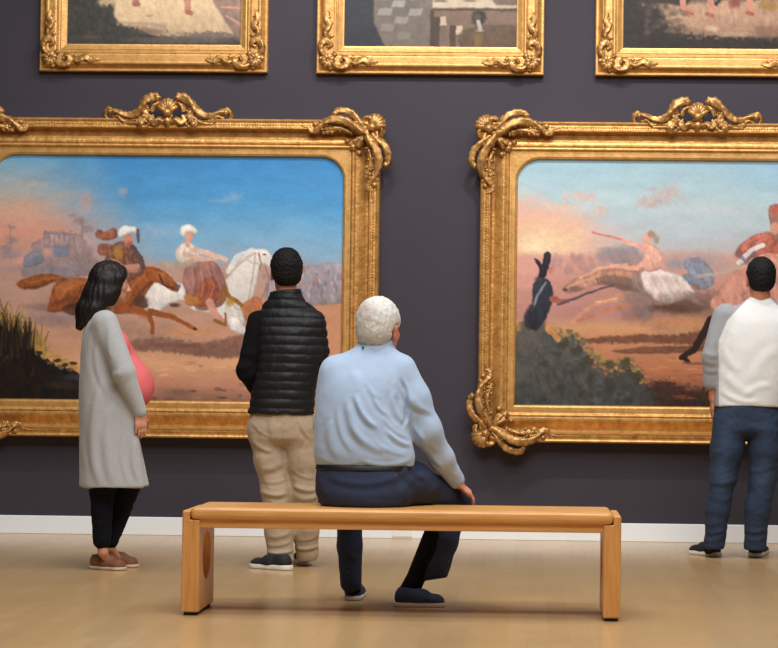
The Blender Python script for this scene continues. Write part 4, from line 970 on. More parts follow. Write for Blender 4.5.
PROF_BIG = [(0, 0), (0, .10), (.6, .112), (1.8, .118), (3, .114), (3.6, .108), (4.4, .108), (8.2, .112), (8.8, .116), (9.6, .116), (10.1, .104), (10.4, .080), (11, .062), (12, .052), (14, .052), (16, .060), (18, .070), (20.5, .081), (22.5, .086), (24, .086), (24.8, .080), (25.4, .078), (26, .084), (27, .086), (28, .084), (28.5, .076), (29.3, .072), (29.4, .05)]
def big_painting(name_label, xl, xr, zt, zb, fn, ppx, seed):
    root = empty('framed_painting', ((xl+xr)/2, 0, (zt+zb)/2)); tag(root, name_label, 'painting')
    V, Fc = frame_mesh(xl, xr, zb, zt, [(t*K, h) for t, h in PROF_BIG])
    mesh_obj('frame_moulding', V, Fc, M['gold'], root, False)
    i = 29.0*K
    V, Fc = slip_mesh(xl+i, xr-i, zb+i, zt-i, 7*K-.003, 24*K, .070, .05); mesh_obj('liner', V, Fc, M['gold_smooth'], root, False)
    beads(root, xl, xr, zb, zt, 6.3*K, .109, 2.6*K, 1.0*K); beads(root, xl, xr, zb, zt, 31.2*K, .068, 2.6*K, .7*K, 'beading')
    j = 35.2*K
    canvas(root, xl+j, xr-j, zb+j, zt-j, .042, fn, ppx, seed)
    for cx, sx in ((xl, 1), (xr, -1)):
        for cz, sz in ((zt, -1), (zb, 1)): big_corner(root, cx, cz, sx, sz, .105)
    crest(root, (xl+xr)/2, zt, .10)
    return root
def px_rect(xa, xb, yt, yb, Yp=-.10):
    """photo extents of a picture hung square on the wall"""
    ym = (yt+yb)/2; xm = (xa+xb)/2
    return U(xa, ym, Yp)[0], U(xb, ym, Yp)[0], U(xm, yt, Yp)[2], U(xm, yb, Yp)[2]
xl, xr, zt, zb = px_rect(-46, 378.5, 118.3, 437.8)
big_painting('large gilt-framed painting of two riders galloping under a bright blue sky, on the left', xl, xr, zt, zb, paint_left, (-9, 341, 154, 402), 1)
xl, xr, zt, zb = px_rect(479.3, 914, 122.8, 444.3)
big_painting('large gilt-framed painting of a rider in white under a hazy peach sky, on the right', xl, xr, zt, zb, paint_right, (516, 878, 159, 408), 2)

PROF_SM = [(0, 0), (0, .045), (.8, .05), (2.6, .05), (3.2, .045), (5, .06), (7, .078), (8, .08), (8.6, .074), (10, .07), (16, .07), (17.5, .066), (18.2, .070), (19.2, .070), (19.8, .062), (21, .058), (22, .060), (26, .048), (27.5, .046), (27.6, .03)]
def small_corner(root, cx, cz, sx, sz, h):
    o = Orn()
    def both(pts, rad, **k):
        for sw in (0, 1): o.tube([(cx+sx*K*(v if sw else u), -hh, cz+sz*K*(u if sw else v)) for u, v, hh in pts], [r*K for r in rad], **k)
    o.boss((cx+sx*K*12, -h-.005, cz+sz*K*12), 4*K, ry=.022, lobes=5)
    for a in range(8):
        an = math.radians(a*45+22); o.tube([(cx+sx*K*12, -h-.008, cz+sz*K*12), (cx+sx*K*(12+7*math.cos(an)), -h-.014, cz+sz*K*(12+7*math.sin(an)))], [3*K, 1.8*K], ridge=.1)
    both([(16, 10, h), (22, 5, h+.01), (29, 6, h+.012), (32, 11, h+.012), (28, 15, h+.01), (25, 11, h+.01)], [2, 2.6, 2.6, 2.4, 2, 1.4])
    both([(32, 12, h), (40, 9, h+.008), (47, 13, h+.006), (54, 10, h+.004), (62, 12, h)], [1.6, 3, 2.6, 2.4, 1])
    for u, v, r in ((37, 15, 2.4), (43, 8, 2.2), (50, 15, 2), (56, 13, 1.8), (5, 14, 2.6), (18, 18, 3.2)):
        for sw in (0, 1): o.boss((cx+sx*K*(v if sw else u), -h, cz+sz*K*(u if sw else v)), r*K, ry=.012, lobes=4)
    return o.obj('corner_ornament', M['gold_orn'], root)
def small_painting(label, xl, xr, zb, fn, ppx, seed):
    zt = zb+1.30
    root = empty('framed_painting', ((xl+xr)/2, 0, (zt+zb)/2)); tag(root, label, 'painting')
    V, Fc = frame_mesh(xl, xr, zb, zt, [(t*K, h) for t, h in PROF_SM], 16); mesh_obj('frame_moulding', V, Fc, M['gold_smooth'], root, False)
    j = 27*K; canvas(root, xl+j, xr-j, zb+j, zt-j, .036, fn, ppx, seed)
    for cx, sx in ((xl, 1), (xr, -1)):
        for cz, sz in ((zt, -1), (zb, 1)): small_corner(root, cx, cz, sx, sz, .07)
    return root
for xa, xb, yb, fn, lab, sd in ((39.5, 267.5, 71.5, paint_small_a, 'small gilt-framed painting with bare feet on pale rocky ground, hung above the left large painting', 3),
                                (316.5, 544, 74, paint_small_b, 'small gilt-framed painting of steps and chequered paving, hung above the gap between the large paintings', 4),
                                (595.5, 823, 76, paint_small_c, 'small gilt-framed painting with legs on dark brown ground, hung above the right large painting', 5)):
    xl = U(xa, 50, -.05)[0]; xr = U(xb, 50, -.05)[0]; zb = U((xa+xb)/2, yb, -.05)[2]
    small_painting(lab, xl, xr, zb, fn, (xa+27, xb-27, yb-28-(1.3/K-55), yb-28), sd)

# ------------------------------------------------------------------ bench
def bench():
    Yf = -4.61; Yb = Yf+.43; x0 = U(181.5, 560, Yf)[0]; x1 = U(621, 570, Yf)[0]
    root = empty('bench', ((x0+x1)/2, (Yf+Yb)/2, 0)); tag(root, 'long honey-coloured wooden bench with solid end panels, seating the grey-haired man', 'bench')
    T = .075; top = .461; bd = .052; lip = .036
    def rbox(name, a, b, c, d, e, f, m, bev): return box(name, a, b, c, d, e, f, m, root, bev, 4)
    seat = rbox('seat_board', x0+lip-.001, x1-lip+.001, Yf-.008, Yb+.008, top-bd, top, M['bench_x'], .020)
    rbox('apron', x0+T-.01, x1-T+.01, Yf+.012, Yf+.042, top-bd-.036, top-bd+.002, M['bench_x'], .004)
    rbox('apron', x0+T-.01, x1-T+.01, Yb-.042, Yb-.012, top-bd-.036, top-bd+.002, M['bench_x'], .004)
    for s_, xa in ((1, x0), (-1, x1)):
        bm = bmesh.new(); zb_, ztp = .014, top-bd-.001; cy, cz, r = (Yf+Yb)/2, .245, .105; n = 64
        a_, b_ = xa, xa+s_*T
        rings = []
        for X in (a_, b_):
            for kind in (0, 1):
                L = []
                for k in range(n):
                    an = 2*math.pi*k/n+math.pi/4; d = (math.cos(an), math.sin(an))
                    if kind == 0:
                        hy = (Yb-Yf)/2; t = min(hy/abs(d[0]) if abs(d[0]) > 1e-6 else 9, ((ztp-cz) if d[1] > 0 else (cz-zb_))/abs(d[1]) if abs(d[1]) > 1e-6 else 9)
                        L.append((X, cy+d[0]*t, cz+d[1]*t))
                    else: L.append((X, cy+d[0]*r, cz+d[1]*r))
                # snap the nearest samples to the true corners
                if kind == 0:
                    for yy in (Yf, Yb):
                        for zz in (zb_, ztp):
                            j = min(range(n), key=lambda q: (L[q][1]-yy)**2+(L[q][2]-zz)**2); L[j] = (X, yy, zz)
                rings.append([bm.verts.new(p) for p in L])
        for k in range(n):
            k2 = (k+1) % n
            bm.faces.new((rings[0][k], rings[0][k2], rings[1][k2], rings[1][k])); bm.faces.new((rings[2][k], rings[3][k], rings[3][k2], rings[2][k2]))
            bm.faces.new((rings[0][k], rings[2][k], rings[2][k2], rings[0][k2])); bm.faces.new((rings[1][k], rings[1][k2], rings[3][k2], rings[3][k]))
        bmesh.ops.recalc_face_normals(bm, faces=bm.faces)
        sharp = [e for e in bm.edges if len(e.link_faces) == 2 and e.calc_face_angle(0) > .9]
        bmesh.ops.bevel(bm, geom=sharp, offset=.007, segments=3, profile=.5, affect='EDGES')
        # raised lip outside the seat board
        l0, l1 = sorted((xa, xa+s_*(lip-.002)))
        mm = bmesh.new(); 
        vs = [mm.verts.new((x, y, z)) for x in (l0, l1) for y in (Yf-.0007, Yb+.0007) for z in (ztp-.010, top-.014)]
        for f in ((0, 1, 3, 2), (4, 6, 7, 5), (0, 4, 5, 1), (2, 3, 7, 6), (0, 2, 6, 4), (1, 5, 7, 3)): mm.faces.new([vs[i] for i in f])
        bmesh.ops.recalc_face_normals(mm, faces=mm.faces)
        bmesh.ops.bevel(mm, geom=[e for e in mm.edges if max(v.co.z for v in e.verts) > ztp], offset=.008, segments=3, profile=.5, affect='EDGES')
        V = []; Fc = []
        for b in (bm, mm):
            b.verts.index_update(); o_ = len(V); V += [v.co[:] for v in b.verts]; Fc += [[v.index+o_ for v in f.verts] for f in b.faces]; b.free()
        leg = mesh_obj('end_panel', V, Fc, M['bench_z'], root, False)
        for yy in (Yf+.03, Yb-.03): box('foot_pad', min(a_, b_)+.012, max(a_, b_)-.012, yy-.022, yy+.022, 0, .0145, M['rubber'], leg)
    return Yf, Yb, top
BYf, BYb, BTOP = bench()

# ------------------------------------------------------------------ people
def G(px, py):
    d = RN @ np.array([(px-PX)/F, -(py-PY)/F, -1.0]); t = -CAMP[2]/d[2]; return CAMP+d*t
def at(Y0):
    return lambda px, py, dy=0.0: U(px, py, Y0+dy)
def body(J, rings, side, A, hc, hs, skin, origin, hands, res=.006, limb=1.0, hand_s=1.0, neck_r=.052, brow=(40, 28, 22), lip=(170, 85, 80)):
    fl = Field(); fl.loft(rings, side, .03)
    for q in 'LR':
        sh, el, wr = J['sh'+q], J['el'+q], J['wr'+q]
        fl.cone(sh, el, .045*limb, .036*limb, .03).cone(el, wr, .037*limb, .024*limb, .01)
        hp, kn, an = J['hp'+q], J['kn'+q], J['an'+q]
        fl.cone(hp, kn, .074*limb, .048*limb, .03).cone(kn, an, .046*limb, .031*limb, .01)
        ft = J['ft'+q]; fl.cone(an, (ft*.6+an*.4)*np.array([1, 1, 0])+np.array([0, 0, .030]), .030*limb, .018*limb, .01)
    head(fl, hc, A, hs, J['neck'], neck_r)
    fl.cone(J['neck'], rings[-1][0], neck_r*1.02, neck_r*1.1, .03)
    for h in hands: hand(fl, *h['a'], **h.get('k', {}))
    o = build('person', fl, M['skin'], None, res, it=1, colf=face_paint(hc, A, hs, skin, brow, lip), origin=origin)
    return o
def relocate(o, org):
    org = np.array(org, float); me = o.data
    co = np.empty(len(me.vertices)*3); me.vertices.foreach_get('co', co); co = co.reshape(-1, 3)+np.array(o.location)-org
    me.vertices.foreach_set('co', co.ravel()); o.location = org; ORG[o.name] = org; me.update()
X_ = np.array([1., 0, 0]); Y_ = np.array([0, 1., 0]); Z_ = np.array([0, 0, 1.])

def soft(a=.004, sc=9, st=(1, 1, 1), seed=0):
    return lambda V, N: a*2*fbm(V*np.array(st), sc, seed, 3)

# --- woman in a long grey cardigan
def woman():
    W = at(-2.50); A = frame(math.radians(-66), math.radians(-3)); hc = W(111, 283); hs = .91
    J = dict(neck=W(104, 306), shL=W(105, 322, .15), elL=W(116, 372, .21), wrL=W(142, 388, .13), shR=W(105, 322, -.15), elR=W(124, 373, -.19), wrR=W(140, 413, -.15),
             hpL=W(108, 432, .08), knL=W(129, 484, .08), anL=W(110, 548, .08), ftL=G(128, 566), hpR=W(103, 432, -.07), knR=W(102, 488, -.06), anR=W(103, 552, -.05), ftR=G(112, 569))
    rings = [(W(106, 432), .15, .10), (W(107, 385), .13, .09), (W(104, 345), .14, .08), (W(103, 322), .13, .06)]
    o = body(J, rings, Y_, A, hc, hs, (204, 146, 118), G(110, 569), [
        dict(a=(J['wrR'], W(141, 437, -.15)-J['wrR'], W(130, 425, -.05)-J['wrR'], X_), k=dict(curl=.25, s=.88)),
        dict(a=(J['wrL'], np.array([.6, -.6, -.2]), np.array([-.6, -.5, 0]), Z_), k=dict(curl=.3, s=.88))], limb=.86, neck_r=.044, lip=(176, 84, 82))
    tag(o, 'standing woman with long dark hair in a long grey cardigan and coral top', 'person', 'gallery visitors')
    relocate(o, G(110, 569))
    # coral top over the pregnant belly
    f = Field(); f.loft([(W(107, 436), .16, .115), (W(108, 400), .15, .11), (W(106, 345), .15, .088), (W(104, 322), .125, .06)], Y_, .04)
    f.ell(W(131, 388), (.118, .13, .125), .07).cone(W(116, 345), W(130, 380), .07, .10, .06); f.ell(W(115, 345, -.06), (.07, .06, .06), .05).ell(W(115, 345, .06), (.07, .06, .06), .05)
    build('top', f, M['pink'], o, .007, soft(.002, 14))
    # cardigan
    f = Field()
    zc = W(115, 487)[2]
    f.loft([(W(114.5, 492), .205, .185), (W(110.5, 450), .195, .160), (W(107, 415), .19, .142), (W(104, 378), .178, .122), (W(102.5, 345), .178, .104), (W(103, 325), .165, .082), (W(104, 314), .10, .052)], Y_, .03)
    f.cone(J['shR']+[0, 0, -.005], J['elR'], .070, .060, .035).cone(J['elR'], W(139.5, 411, -.15), .058, .038, .015)
    f.cone(J['shL'], J['elL'], .066, .053, .035).cone(J['elL'], W(140, 387, .14), .052, .040, .015)
    for q in (-1, 1): f.cone(W(113, 350, q*.115), W(121, 488, q*.145), .045, .07, .03, X_, (1.7, .7))
    f.cone(W(143, 330, .05), W(170, 395, .06), .075, .11, .01, Y_, (.8, 1.0), '-'); f.cone(W(170, 395, .06), W(172, 500, .06), .11, .11, .01, Y_, (.8, 1), '-')
    f.cone(W(124, 300), W(143, 332), .05, .07, .01, op='-')
    f.func(lambda P: zc+.02*np.clip(P[..., 0]-W(80, 480)[0], 0, .4)-P[..., 2], .006)
    fold = [(92, 345, 90, 480, 3.0, 0.0031), (104, 380, 100, 486, 4.8, 0.0093), (116, 400, 114, 486, 5.0, 0.0064), (126, 425, 128, 484, 2.4, 0.0026), (110, 330, 112, 360, 3.2, 0.0046), (120, 372, 110, 384, 4.0, 0.0048), (124, 380, 116, 392, 1.8, 0.0022), (98, 330, 108, 395, 3.2, 0.0058), (136, 440, 139, 482, 3.0, 0.0064)]
    build('cardigan', f, M['cardigan'], o, .006, lambda V, N: folds2d(V, N, fold)+.004*fbm(V*np.array([1, 1, .3]), 12, 2, 3)*2)
    # leggings
    f = Field(); f.loft([(W(106, 425), .165, .115), (W(107, 450), .165, .12)], Y_, .03)
    f.cone(J['hpR'], J['knR'], .09, .064, .03).cone(J['knR'], W(102, 541, -.05), .064, .047, .02); f.cone(J['hpL'], J['knL'], .09, .064, .03).cone(J['knL'], W(110, 541, .08), .064, .045, .02)
    build('leggings', f, M['leggings'], o, .006, soft(.003, 22, (1, 1, 2)))
    shoe(o, G(93, 568.5), G(124, 570.5), M['tan_shoe'], M['tan_sole'], h=.062, sole=.018)
    shoe(o, G(104, 566), G(137, 567.5), M['tan_shoe'], M['tan_sole'], h=.062, sole=.018)
    # hair
    f = Field(); T = lambda x, y, z: hc+(np.array([x, y, z])*hs)@A
    f.ell(T(0, -.016, .036), np.array((.089, .108, .096))*hs, .02, A)
    f.chain([T(0, -.05, .0), T(0, -.085, -.08), T(.0, -.13, -.17), T(0, -.165, -.265)], [.086, .076, .062, .028], .04, A[0], (1.15, .8))
    f.chain([T(.06, -.02, .02), T(.074, -.035, -.07), T(.07, -.09, -.16), T(.055, -.14, -.24)], [.045, .040, .036, .020], .03)
    f.chain([T(-.06, -.01, .02), T(-.074, .0, -.07), T(-.07, -.03, -.15), T(-.05, -.07, -.22)], [.042, .034, .034, .018], .03)
    f.chain([T(.035, .06, .078), T(.073, .032, .03), T(.083, .012, -.05), T(.082, .0, -.12)], [.016, .020, .022, .014], .025)
    def cut(P):
        q = ((P-hc)@A.T)/hs; return .04-np.sqrt((q[..., 0]*.55)**2+((q[..., 1]-.135)*.62)**2+((q[..., 2]+.025)*.44)**2)
    f.func(cut, .01)
    build('hair', f, M['hair_dark'], o, .006, lambda V, N: .004*fbm(((V-hc)@A.T)*np.array([80, 80, 5]), 1, 1, 3)*2)
    return o
woman()

# --- man in a black quilted vest
def vest_man():
    W = at(-2.26); A = frame(math.radians(14), math.radians(2)); hc = W(286, 273); hs = .94
    J = dict(neck=W(287, 298), shL=W(260, 323), elL=W(248, 371, -.02), wrL=W(262, 398, .17), shR=W(312.5, 323), elR=W(315, 368, .03), wrR=W(303, 398, .19),
             hpL=W(267, 432), knL=W(276, 492), anL=W(281, 556), ftL=G(268, 570), hpR=W(298, 432), knR=W(304, 492, .03), anR=W(306, 552, .1), ftR=G(304, 562))
    rings = [(W(281, 430), .14, .10), (W(284, 385), .14, .10), (W(289, 345), .16, .10), (W(288, 320), .14, .07)]
    o = body(J, rings, X_, A, hc, hs, (190, 128, 100), G(280, 569), [
        dict(a=(J['wrL'], np.array([.7, .3, -.4]), np.array([0, -1, 0]), Z_), k=dict(curl=.4)),
        dict(a=(J['wrR'], np.array([-.7, .2, -.4]), np.array([0, -1, 0]), Z_), k=dict(curl=.4))])
    tag(o, 'standing man in a black quilted vest and khaki trousers with his back turned', 'person', 'gallery visitors')
    relocate(o, G(280, 569))
    f = short_hair(hc, A, hs, .016, nape=-.084, front=.07, top=.016); build('hair', f, M['hair_black'], o, .004, hair_noise(.0035, (95, 95, 120)))
    # sleeves of the sweater
    f = Field(); f.cone(J['shL'], J['elL'], .070, .062, .03).cone(J['elL'], J['wrL'], .060, .040, .02); f.cone(J['shR'], J['elR'], .068, .060, .03).cone(J['elR'], J['wrR'], .058, .040, .02)
    f.loft([(W(288, 345), .15, .09), (W(288, 320), .15, .07)], X_, .03)
    fl_ = [(236, 368, 252, 364, 4, .007), (237, 378, 252, 378, 4, .006), (240, 388, 254, 390, 4, .006), (240, 350, 256, 356, 4, .004), (250, 325, 246, 350, 4, .004)]
    build('sweater', f, M['black_knit'], o, .006, lambda V, N: folds2d(V, N, fl_)+soft(.004, 14)(V, N))
    # vest with horizontal quilting
    f = Field(); f.loft([(W(280, 418), .178, .135), (W(284, 390), .172, .135), (W(289, 355), .178, .130), (W(289, 332), .180, .118), (W(288.5, 318), .172, .100), (W(287.5, 308), .138, .082), (W(286.5, 300), .104, .072), (W(286, 294), .080, .066)], X_, .022)
    f.cone(J['shR']+[.0, 0, .002], W(318, 352, .01), .072, .060, .03)
    zt_ = W(286, 290)[2]
    f.cone(W(286.5, 303, .0), W(286, 292, .0), .080, .078, .02, X_, (1.04, .96))
    f.cone(W(286, 293, .02), W(284, 274, .03), .062, .066, .004, op='-')
    zb_ = W(280, 413.5)[2]
    f.func(lambda P: np.maximum(zb_-P[..., 2], P[..., 2]-zt_-.12*(P[..., 0]-W(288, 290)[0])), .008)
    def quilt(V, N):
        px, py = proj(V); z = V[:, 2]+.02*(V[:, 0]-W(286, 300)[0])+.006*fbm(V, 5, 1, 2)
        ph = (z-W(286, 300)[2])/.0485; t = np.abs(np.sin(math.pi*ph)); side = sstep(.9, .5, np.abs(V[:, 0]-W(288, 340)[0])/.26)
        on = sstep(zt_-.02, zt_-.06, V[:, 2]); return (.0085*(np.sqrt(t+.01)-.6))*on + .003*fbm(V, 22, 2, 3)*2
    build('quilted_vest', f, M['nylon'], o, .005, quilt)
    # trousers
    f = Field(); f.loft([(W(281, 408), .160, .115), (W(282, 425), .176, .13), (W(282, 436), .172, .125)], X_, .03)
    f.chain([W(266, 430), W(270, 460), W(276, 492), W(279, 530), W(281, 558)], [.098, .083, .075, .072, .070], .03, X_, (1, 1.05))
    f.chain([W(298, 430), W(302, 460, .01), W(304.5, 492, .03), W(306, 530, .07), W(307, 553, .1)], [.094, .080, .072, .066, .062], .03, X_, (1, 1.05))
    hm = W(281, 562)[2]; f.func(lambda P: hm-P[..., 2]+.01*np.clip(P[..., 1]+2.2, -1, 1), .005)
    fd = [(254, 425, 268, 436, 1.6, 0.0033), (252, 440, 272, 452, 2.5, 0.0087), (262, 470, 284, 462, 3.6, 0.0067), (264, 482, 288, 478, 1.9, 0.0041), (262, 492, 286, 494, 2.5, 0.0109), (270, 500, 288, 505, 2.7, 0.006), (268, 545, 292, 541, 1.6, 0.0041), (267, 552, 294, 550, 1.9, 0.0109), (270, 537, 290, 532, 2.7, 0.0053), (292, 470, 314, 478, 1.9, 0.0037), (294, 486, 317, 490, 2.5, 0.0098), (296, 498, 318, 496, 2.7, 0.006), (298, 540, 318, 536, 1.6, 0.0037), (297, 548, 319, 546, 1.8, 0.0098), (283, 425, 282, 445, 1.8, -0.0075), (262, 455, 270, 490, 2.7, 0.0025), (300, 420, 312, 440, 2.2, 0.0065), (272, 418, 276, 445, 3.6, 0.0037), (310, 440, 300, 470, 2.2, 0.0025)]
    build('trousers', f, M['khaki'], o, .006, lambda V, N: folds2d(V, N, fd)+soft(.003, 9, (1, 1, 1.2), 1)(V, N)+.0016*fbm(V*np.array([1, 1, 1.6]), 24, 1, 3)*2)
    for q in 'LR':
        f = Field(); a = J['an'+q]; b = np.array([a[0]*.45+J['ft'+q][0]*.55, a[1]*.45+J['ft'+q][1]*.55, .045]); f.cone(a+[0, 0, .06], a, .046, .038, .02).cone(a, b, .038, .034, .02); build('sock', f, M['sock'], o, .005)
    shoe(o, G(290, 570.5), G(251, 567.5), M['black_shoe'], M['sole'], h=.07, sole=.028)
    shoe(o, G(305.5, 565.5), G(300, 560.2), M['black_shoe'], M['sole'], h=.07, sole=.028)
    return o
vest_man()

# --- man in a raglan shirt and jeans
def raglan_man():
    W = at(-1.20); A = frame(math.radians(6), math.radians(1)); hc = W(760.5, 279.5); hs = .95
    J = dict(neck=W(760, 300), shL=W(726, 317), elL=W(712, 356, -.02), wrL=W(713, 397, .03), shR=W(790, 317), elR=W(803, 356, -.02), wrR=W(801, 397, .03),
             hpL=W(731, 425), knL=W(723, 480), anL=W(714, 545), ftL=G(705, 555), hpR=W(763, 425), knR=W(763, 480), anR=W(755, 545), ftR=G(758, 555))
    rings = [(W(747, 425), .15, .10), (W(750, 385), .16, .10), (W(757, 340), .18, .10), (W(759, 316), .15, .07)]
    o = body(J, rings, X_, A, hc, hs, (186, 122, 94), G(745, 556), [
        dict(a=(J['wrL'], W(712, 425, .04)-J['wrL'], X_, Y_), k=dict(curl=.22)),
        dict(a=(J['wrR'], W(802, 425, .04)-J['wrR'], -X_, Y_), k=dict(curl=.22))])
    tag(o, 'standing man in a white shirt with grey sleeves and blue jeans', 'person', 'gallery visitors')
    relocate(o, G(745, 556))
    f = short_hair(hc, A, hs, .014, nape=-.084, front=.065, top=.012); build('hair', f, M['hair_black'], o, .004, hair_noise(.003, (95, 95, 120)))
    f = Field(); f.loft([(W(748.5, 412), .198, .135), (W(752, 385), .214, .14), (W(756, 350), .226, .135), (W(758, 325), .215, .115), (W(759, 311), .165, .085), (W(760, 302), .10, .065), (W(760, 298), .064, .058)], X_, .025)
    f.cone(J['shL'], J['elL'], .080, .060, .035).cone(J['elL'], W(711.5, 382, .015), .058, .052, .015)
    f.cone(J['shR'], J['elR'], .080, .060, .035).cone(J['elR'], W(802.5, 382, .015), .058, .052, .015)
    zh = W(745, 406)[2]; f.func(lambda P: zh-P[..., 2]-.03*np.clip(np.abs(P[..., 0]-W(747, 400)[0])-.05, 0, .2), .004)
    def rc(V):
        px, py = proj(V); hd = np.abs(px-759.5-.1*0); b = np.interp(py, [294, 300, 320, 340, 352, 420], [9, 13, 32, 40.5, 41.5, 45])
        b = b+np.where(px < 759, 0, 0); g = sstep(-.6, .6, hd-b)[:, None]
        g = np.where((py > 352)[:, None] & (px < 759)[:, None], sstep(719.5, 718, px)[:, None], g)
        g = np.where((py > 352)[:, None] & (px >= 759)[:, None], sstep(794.5, 796, px)[:, None], g)
        return lin((220, 220, 218))*(1-g)+lin((152, 153, 157))*g
    fr = [(704, 352, 718, 356, 3, .005), (704, 360, 717, 364, 3, .005), (704, 370, 718, 371, 2.5, .005), (722, 345, 740, 372, 5, .006), (726, 375, 755, 395, 5, .006), (775, 350, 750, 385, 6, .005), (722, 392, 760, 402, 3, .006), (735, 330, 733, 352, 4, .004), (770, 385, 742, 398, 4, .005), (712, 325, 708, 348, 4, .003)]
    build('raglan_shirt', f, M['raglan'], o, .006, lambda V, N: folds2d(V, N, fr)*.8+soft(.0025, 8)(V, N), rc)
    f = Field(); f.loft([(W(748, 400), .180, .12), (W(748, 415), .192, .135), (W(747, 428), .186, .13)], X_, .03)
    f.chain([W(731, 422), W(727, 450), W(723, 478), W(717.5, 510), W(714, 545)], [.107, .095, .078, .068, .062], .025, X_, (1, 1.05))
    f.chain([W(764, 422), W(764.5, 450), W(762.5, 478), W(757.5, 510), W(755, 547)], [.104, .093, .080, .074, .066], .025, X_, (1, 1.05))
    hm = W(735, 549.5)[2]; f.func(lambda P: hm-P[..., 2], .005)
    def jc(V):
        px, py = proj(V); C = np.tile(lin((33, 46, 68)), (len(V), 1))
        for cx, cy, rx, ry in ((731, 428, 13, 14), (764, 428, 12, 14), (722, 478, 8, 18), (763, 480, 9, 18), (724, 452, 7, 14)):
            m_ = np.exp(-((px-cx)/rx)**2-((py-cy)/ry)**2)[:, None]*.6; C = C*(1-m_)+lin((54, 73, 102))*m_
        return C
    fj = [(706, 472, 736, 466, 2.4, 0.0026), (705, 482, 734, 480, 2.8, 0.0078), (707, 495, 730, 499, 3.5, 0.0042), (703, 524, 724, 520, 1.8, 0.003), (702, 532, 724, 530, 2.1, 0.0087), (703, 540, 723, 538, 2.5, 0.0054), (714, 440, 742, 450, 3.0, 0.002), (746, 470, 776, 464, 3.2, 0.0061), (745, 482, 776, 484, 4.0, 0.0042), (744, 520, 768, 524, 1.8, 0.0026), (743, 530, 767, 530, 2.1, 0.0087), (744, 538, 766, 538, 2.5, 0.0054), (747, 414, 746, 436, 1.2, -0.0033), (716, 405, 716, 420, 2.4, 0.0043)]
    build('jeans', f, M['jeans'], o, .006, lambda V, N: .6*folds2d(V, N, fj)+.0016*fbm(V*np.array([1, 1, 1.6]), 24, 1, 3)*2+soft(.004, 11, (1, 1, 1.5), 2)(V, N), jc)
    for q in 'LR':
        f = Field(); a = J['an'+q]; b = np.array([a[0]*.45+J['ft'+q][0]*.55, a[1]*.45+J['ft'+q][1]*.55, .045]); f.cone(a+[0, 0, .06], a, .046, .038, .02).cone(a, b, .038, .034, .02); build('sock', f, M['sock'], o, .005)
    shoe(o, G(718, 556.5), G(691, 553.5), M['black_shoe'], M['sole'], h=.085, sole=.026)
    shoe(o, G(754, 557.5), G(763, 552.8), M['black_shoe'], M['sole'], h=.085, sole=.026)
    return o
raglan_man()

